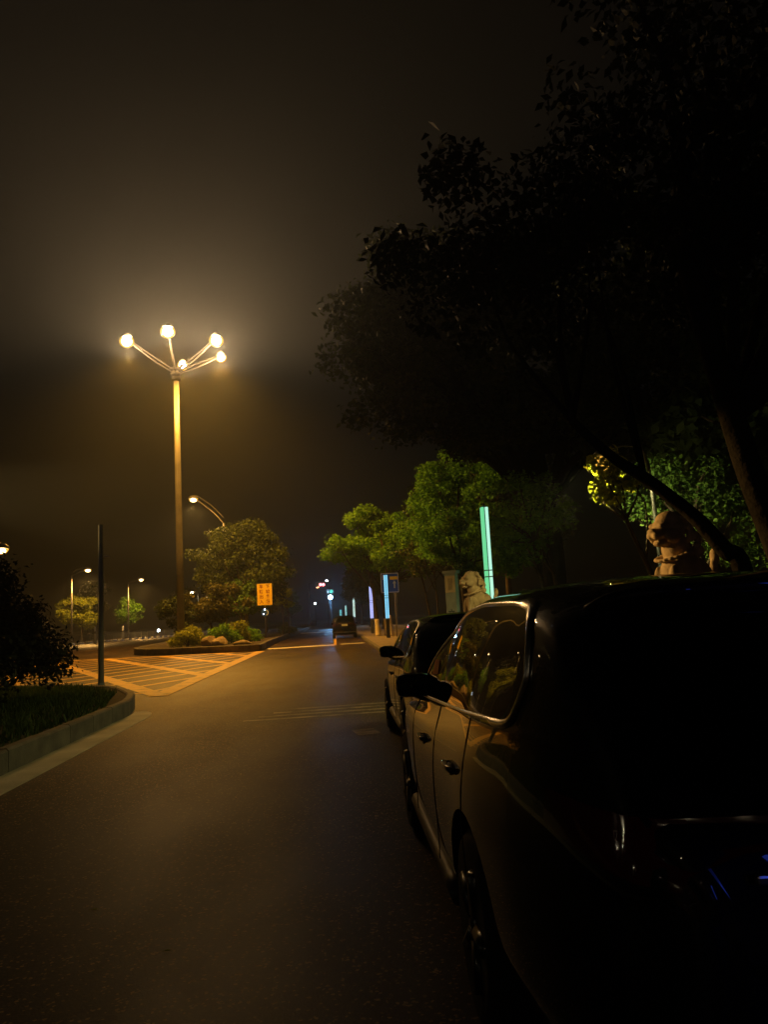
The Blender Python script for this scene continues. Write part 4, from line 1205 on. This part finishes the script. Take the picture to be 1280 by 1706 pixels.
    # wheels
    def wheel():
        w = bpy.data.objects.new('wheel', None); col.objects.link(w); w.parent = t
        bm = bmesh.new()
        lathe(bm, [(rw*.66, -.10), (rw*.9, -.11), (rw*.985, -.085), (rw, -.03), (rw, .03), (rw*.985, .085), (rw*.9, .11), (rw*.66, .10)], 36, Matrix.Rotation(PI/2, 4, 'Y'))
        part('tyre', bm, M['rubber'], w, True)
        bm = bmesh.new()
        lathe(bm, [(rw*.67, -.09), (rw*.67, .085), (rw*.62, .10), (rw*.60, .05), (rw*.2, .03)], 30, Matrix.Rotation(PI/2, 4, 'Y'))
        for k in range(5):
            a = 2*PI*k/5
            tube(bm, [(.085, math.cos(a)*.05, math.sin(a)*.05), (.10, math.cos(a)*rw*.64, math.sin(a)*rw*.64)], [.035, .028], 6)
        lathe(bm, [(.06, .05), (.06, .10), (.03, .115)], 14, Matrix.Rotation(PI/2, 4, 'Y'))
        part('rim', bm, M['rim'], w, True)
        return w
    w0 = None
    for y in P['axles']:
        for s in (-1, 1):
            if w0 is None: w = w0 = wheel()
            else: w = copy_tree(w0, t)
            w.location = (s*(P['W']-.125), y, rw); w.rotation_euler = (0, 0, 0 if s > 0 else PI)
    return t

SUV = dict(L=4.75, W=.92, rw=.34, axles=(1.3, 3.95),
    top=[(0, .86), (.05, .98), (.12, 1.06), (.3, 1.28), (.55, 1.52), (.8, 1.575), (1.3, 1.605), (1.8, 1.60), (2.1, 1.55), (2.6, 1.33), (3.15, 1.06), (3.6, 1.0), (4.2, .93), (4.55, .82), (4.75, .62)],
    belt=[(0, .95), (.5, 1.15), (.85, 1.135), (3.1, 1.01), (3.7, .95), (4.75, .7)],
    w=[(0, .60), (.06, .69), (.15, .75), (.4, .82), (.8, .88), (1.5, .92), (3.0, .92), (3.9, .9), (4.3, .84), (4.6, .72), (4.75, .55)],
    wr=[(0, .62), (.5, .70), (.9, .73), (1.6, .74), (2.2, .74), (3.0, .80), (4.75, .5)],
    zb=[(0, .42), (.15, .30), (.5, .25), (4.2, .25), (4.6, .28), (4.75, .36)],
    glo=[(.68, 1.285), (.72, 1.225), (.79, 1.155), (.88, 1.135), (1.1, 1.125), (2.0, 1.075), (2.98, 1.025)],
    ghi=[(.68, 1.295), (.70, 1.38), (.76, 1.455), (.88, 1.495), (1.1, 1.51), (1.5, 1.512), (1.85, 1.485), (2.2, 1.39), (2.6, 1.23), (2.98, 1.035)],
    pillars=(), seams=(1.30, 2.12, 3.1), handles=((1.48+.1, .855), (2.55, .83)), mirror=(2.98, 1.03), tail=(.42, .86, 1.0),
    rearglass=(.14, .53), windscreen=(2.05, 3.02), platez=.76, plate='plateblue', sticker=(2.47, 1.215), trim=.024)
make_car('parked_car', 'black parked car closest to the viewer, filling the right side of the photo', (1.36, 1.72, 0), SUV, 'black cars parked along the right kerb')
SED = dict(SUV); SED.update(L=4.55, axles=(.98, 3.62),
    top=[(0, .86), (.05, .95), (.12, 1.0), (.35, 1.14), (.7, 1.36), (1.0, 1.455), (1.5, 1.50), (1.95, 1.485), (2.2, 1.44), (2.6, 1.26), (3.1, 1.02), (3.5, .97), (4.0, .9), (4.35, .8), (4.55, .62)],
    belt=[(0, .9), (.5, 1.08), (.85, 1.08), (3.0, .98), (3.6, .92), (4.55, .68)],
    w=[(0, .70), (.06, .79), (.15, .84), (.4, .88), (1.0, .9), (2.9, .9), (3.7, .88), (4.1, .82), (4.4, .7), (4.55, .55)],
    wr=[(0, .6), (.5, .64), (.9, .68), (1.6, .7), (2.2, .7), (3.0, .78), (4.55, .5)],
    glo=[(.66, 1.17), (.70, 1.13), (.79, 1.10), (.9, 1.085), (1.2, 1.07), (2.0, 1.03), (2.9, .99)],
    ghi=[(.66, 1.175), (.72, 1.24), (.86, 1.34), (1.05, 1.395), (1.3, 1.415), (1.6, 1.415), (1.9, 1.385), (2.2, 1.31), (2.6, 1.15), (2.9, 1.0)],
    seams=(1.4, 2.0, 3.0), handles=((1.5, .83), (2.45, .81)), mirror=(2.9, 1.0), rearglass=(.2, .92), windscreen=(2.18, 2.98), sticker=None)
make_car('parked_car', 'black parked car right in front of the nearest car', (1.53, 6.95, 0), SED, 'black cars parked along the right kerb')
FAR = dict(SUV); FAR.update(w=SED['w'][:-1]+[(4.75, .55)], plate='plate', sticker=None, platez=.98, rail=(.8, 2.0),
    top=[(0, .95), (.03, 1.05), (.08, 1.18), (.2, 1.42), (.34, 1.60), (.7, 1.66), (1.3, 1.68), (1.8, 1.66), (2.1, 1.58), (2.6, 1.36), (3.15, 1.08), (3.6, 1.02), (4.2, .95), (4.55, .84), (4.75, .62)], rearglass=(.09, .31), tail=(.3, .9, 1.08))
fc = at(575, 1058, 57)
make_car('far_car', 'dark car seen from behind on the road beyond the stop line', (fc.x, 57, 0), FAR)

# fallen leaves on the road
for (u, v, lab) in ((158, 1517, 'yellow fallen leaf on the dark road at lower left'), (279, 1586, 'yellow fallen leaf on the sparkling asphalt near the bottom')):
    d = at(u, v, 1)-EYE; k = -CAM_H/d.z; q = EYE+d*k
    bm = bmesh.new()
    vs = [bm.verts.new(p) for p in ((-.05, 0, .0), (-.01, .02, .014), (.05, .0, .006), (-.01, -.02, .012))]
    bm.faces.new((vs[0], vs[1], vs[2])); bm.faces.new((vs[0], vs[2], vs[3])); tube(bm, [(-.05, 0, .002), (-.075, .004, .006)], .002, 4)
    o = part('fallen_leaf', bm, M['leafyellow']); o.location = (q.x, q.y, .004); o.scale = (.42, .42, .42); tag(o, lab, 'leaf')

# ------------------------------------------------------------------ haze
bm = bmesh.new(); box(bm, (-30, 210, 24), (260, 480, 50))  # volume added so the lamps get their glare
hz = part('haze', bm, None); hm = bpy.data.materials.new('haze'); hm.use_nodes = True
nt = hm.node_tree; nt.nodes.remove(nt.nodes['Principled BSDF'])
pv = nt.nodes.new('ShaderNodeVolumePrincipled')
pv.inputs['Color'].default_value = (.82, .92, 1.0, 1); pv.inputs['Density'].default_value = .0009; pv.inputs['Anisotropy'].default_value = .75
nt.links.new(pv.outputs[0], nt.nodes['Material Output'].inputs['Volume'])
hz.data.materials.append(hm); tag(hz, 'thin haze added to carry the glow round the lamps', 'haze', kind='stuff')

# ------------------------------------------------------------------ night sky and moonlight
w = bpy.data.worlds.new('World'); sc.world = w; w.use_nodes = True
nt = w.node_tree
sky = nt.nodes.new('ShaderNodeTexSky'); sky.sky_type = 'NISHITA'; sky.sun_disc = False
sky.sun_elevation = R(1.0); sky.sun_rotation = R(200)
bg = nt.nodes['Background']; bg.inputs['Strength'].default_value = .0008
nt.links.new(sky.outputs[0], bg.inputs['Color'])
sd = bpy.data.lights.new('moon', 'SUN'); sd.energy = .002; sd.angle = R(.5); sd.color = (.75, .82, 1.0)
so = bpy.data.objects.new('moon', sd); col.objects.link(so); so.rotation_euler = (R(50), 0, R(200))

# ------------------------------------------------------------------ render
sc.view_settings.view_transform = 'Standard'; sc.view_settings.look = 'None'; sc.view_settings.gamma = 1; sc.view_settings.exposure = 0
sc.render.engine = 'CYCLES'
sc.cycles.use_denoising = True
sc.cycles.sample_clamp_indirect = 2.0
sc.cycles.max_bounces = 6; sc.cycles.volume_bounces = 1; sc.cycles.transparent_max_bounces = 6
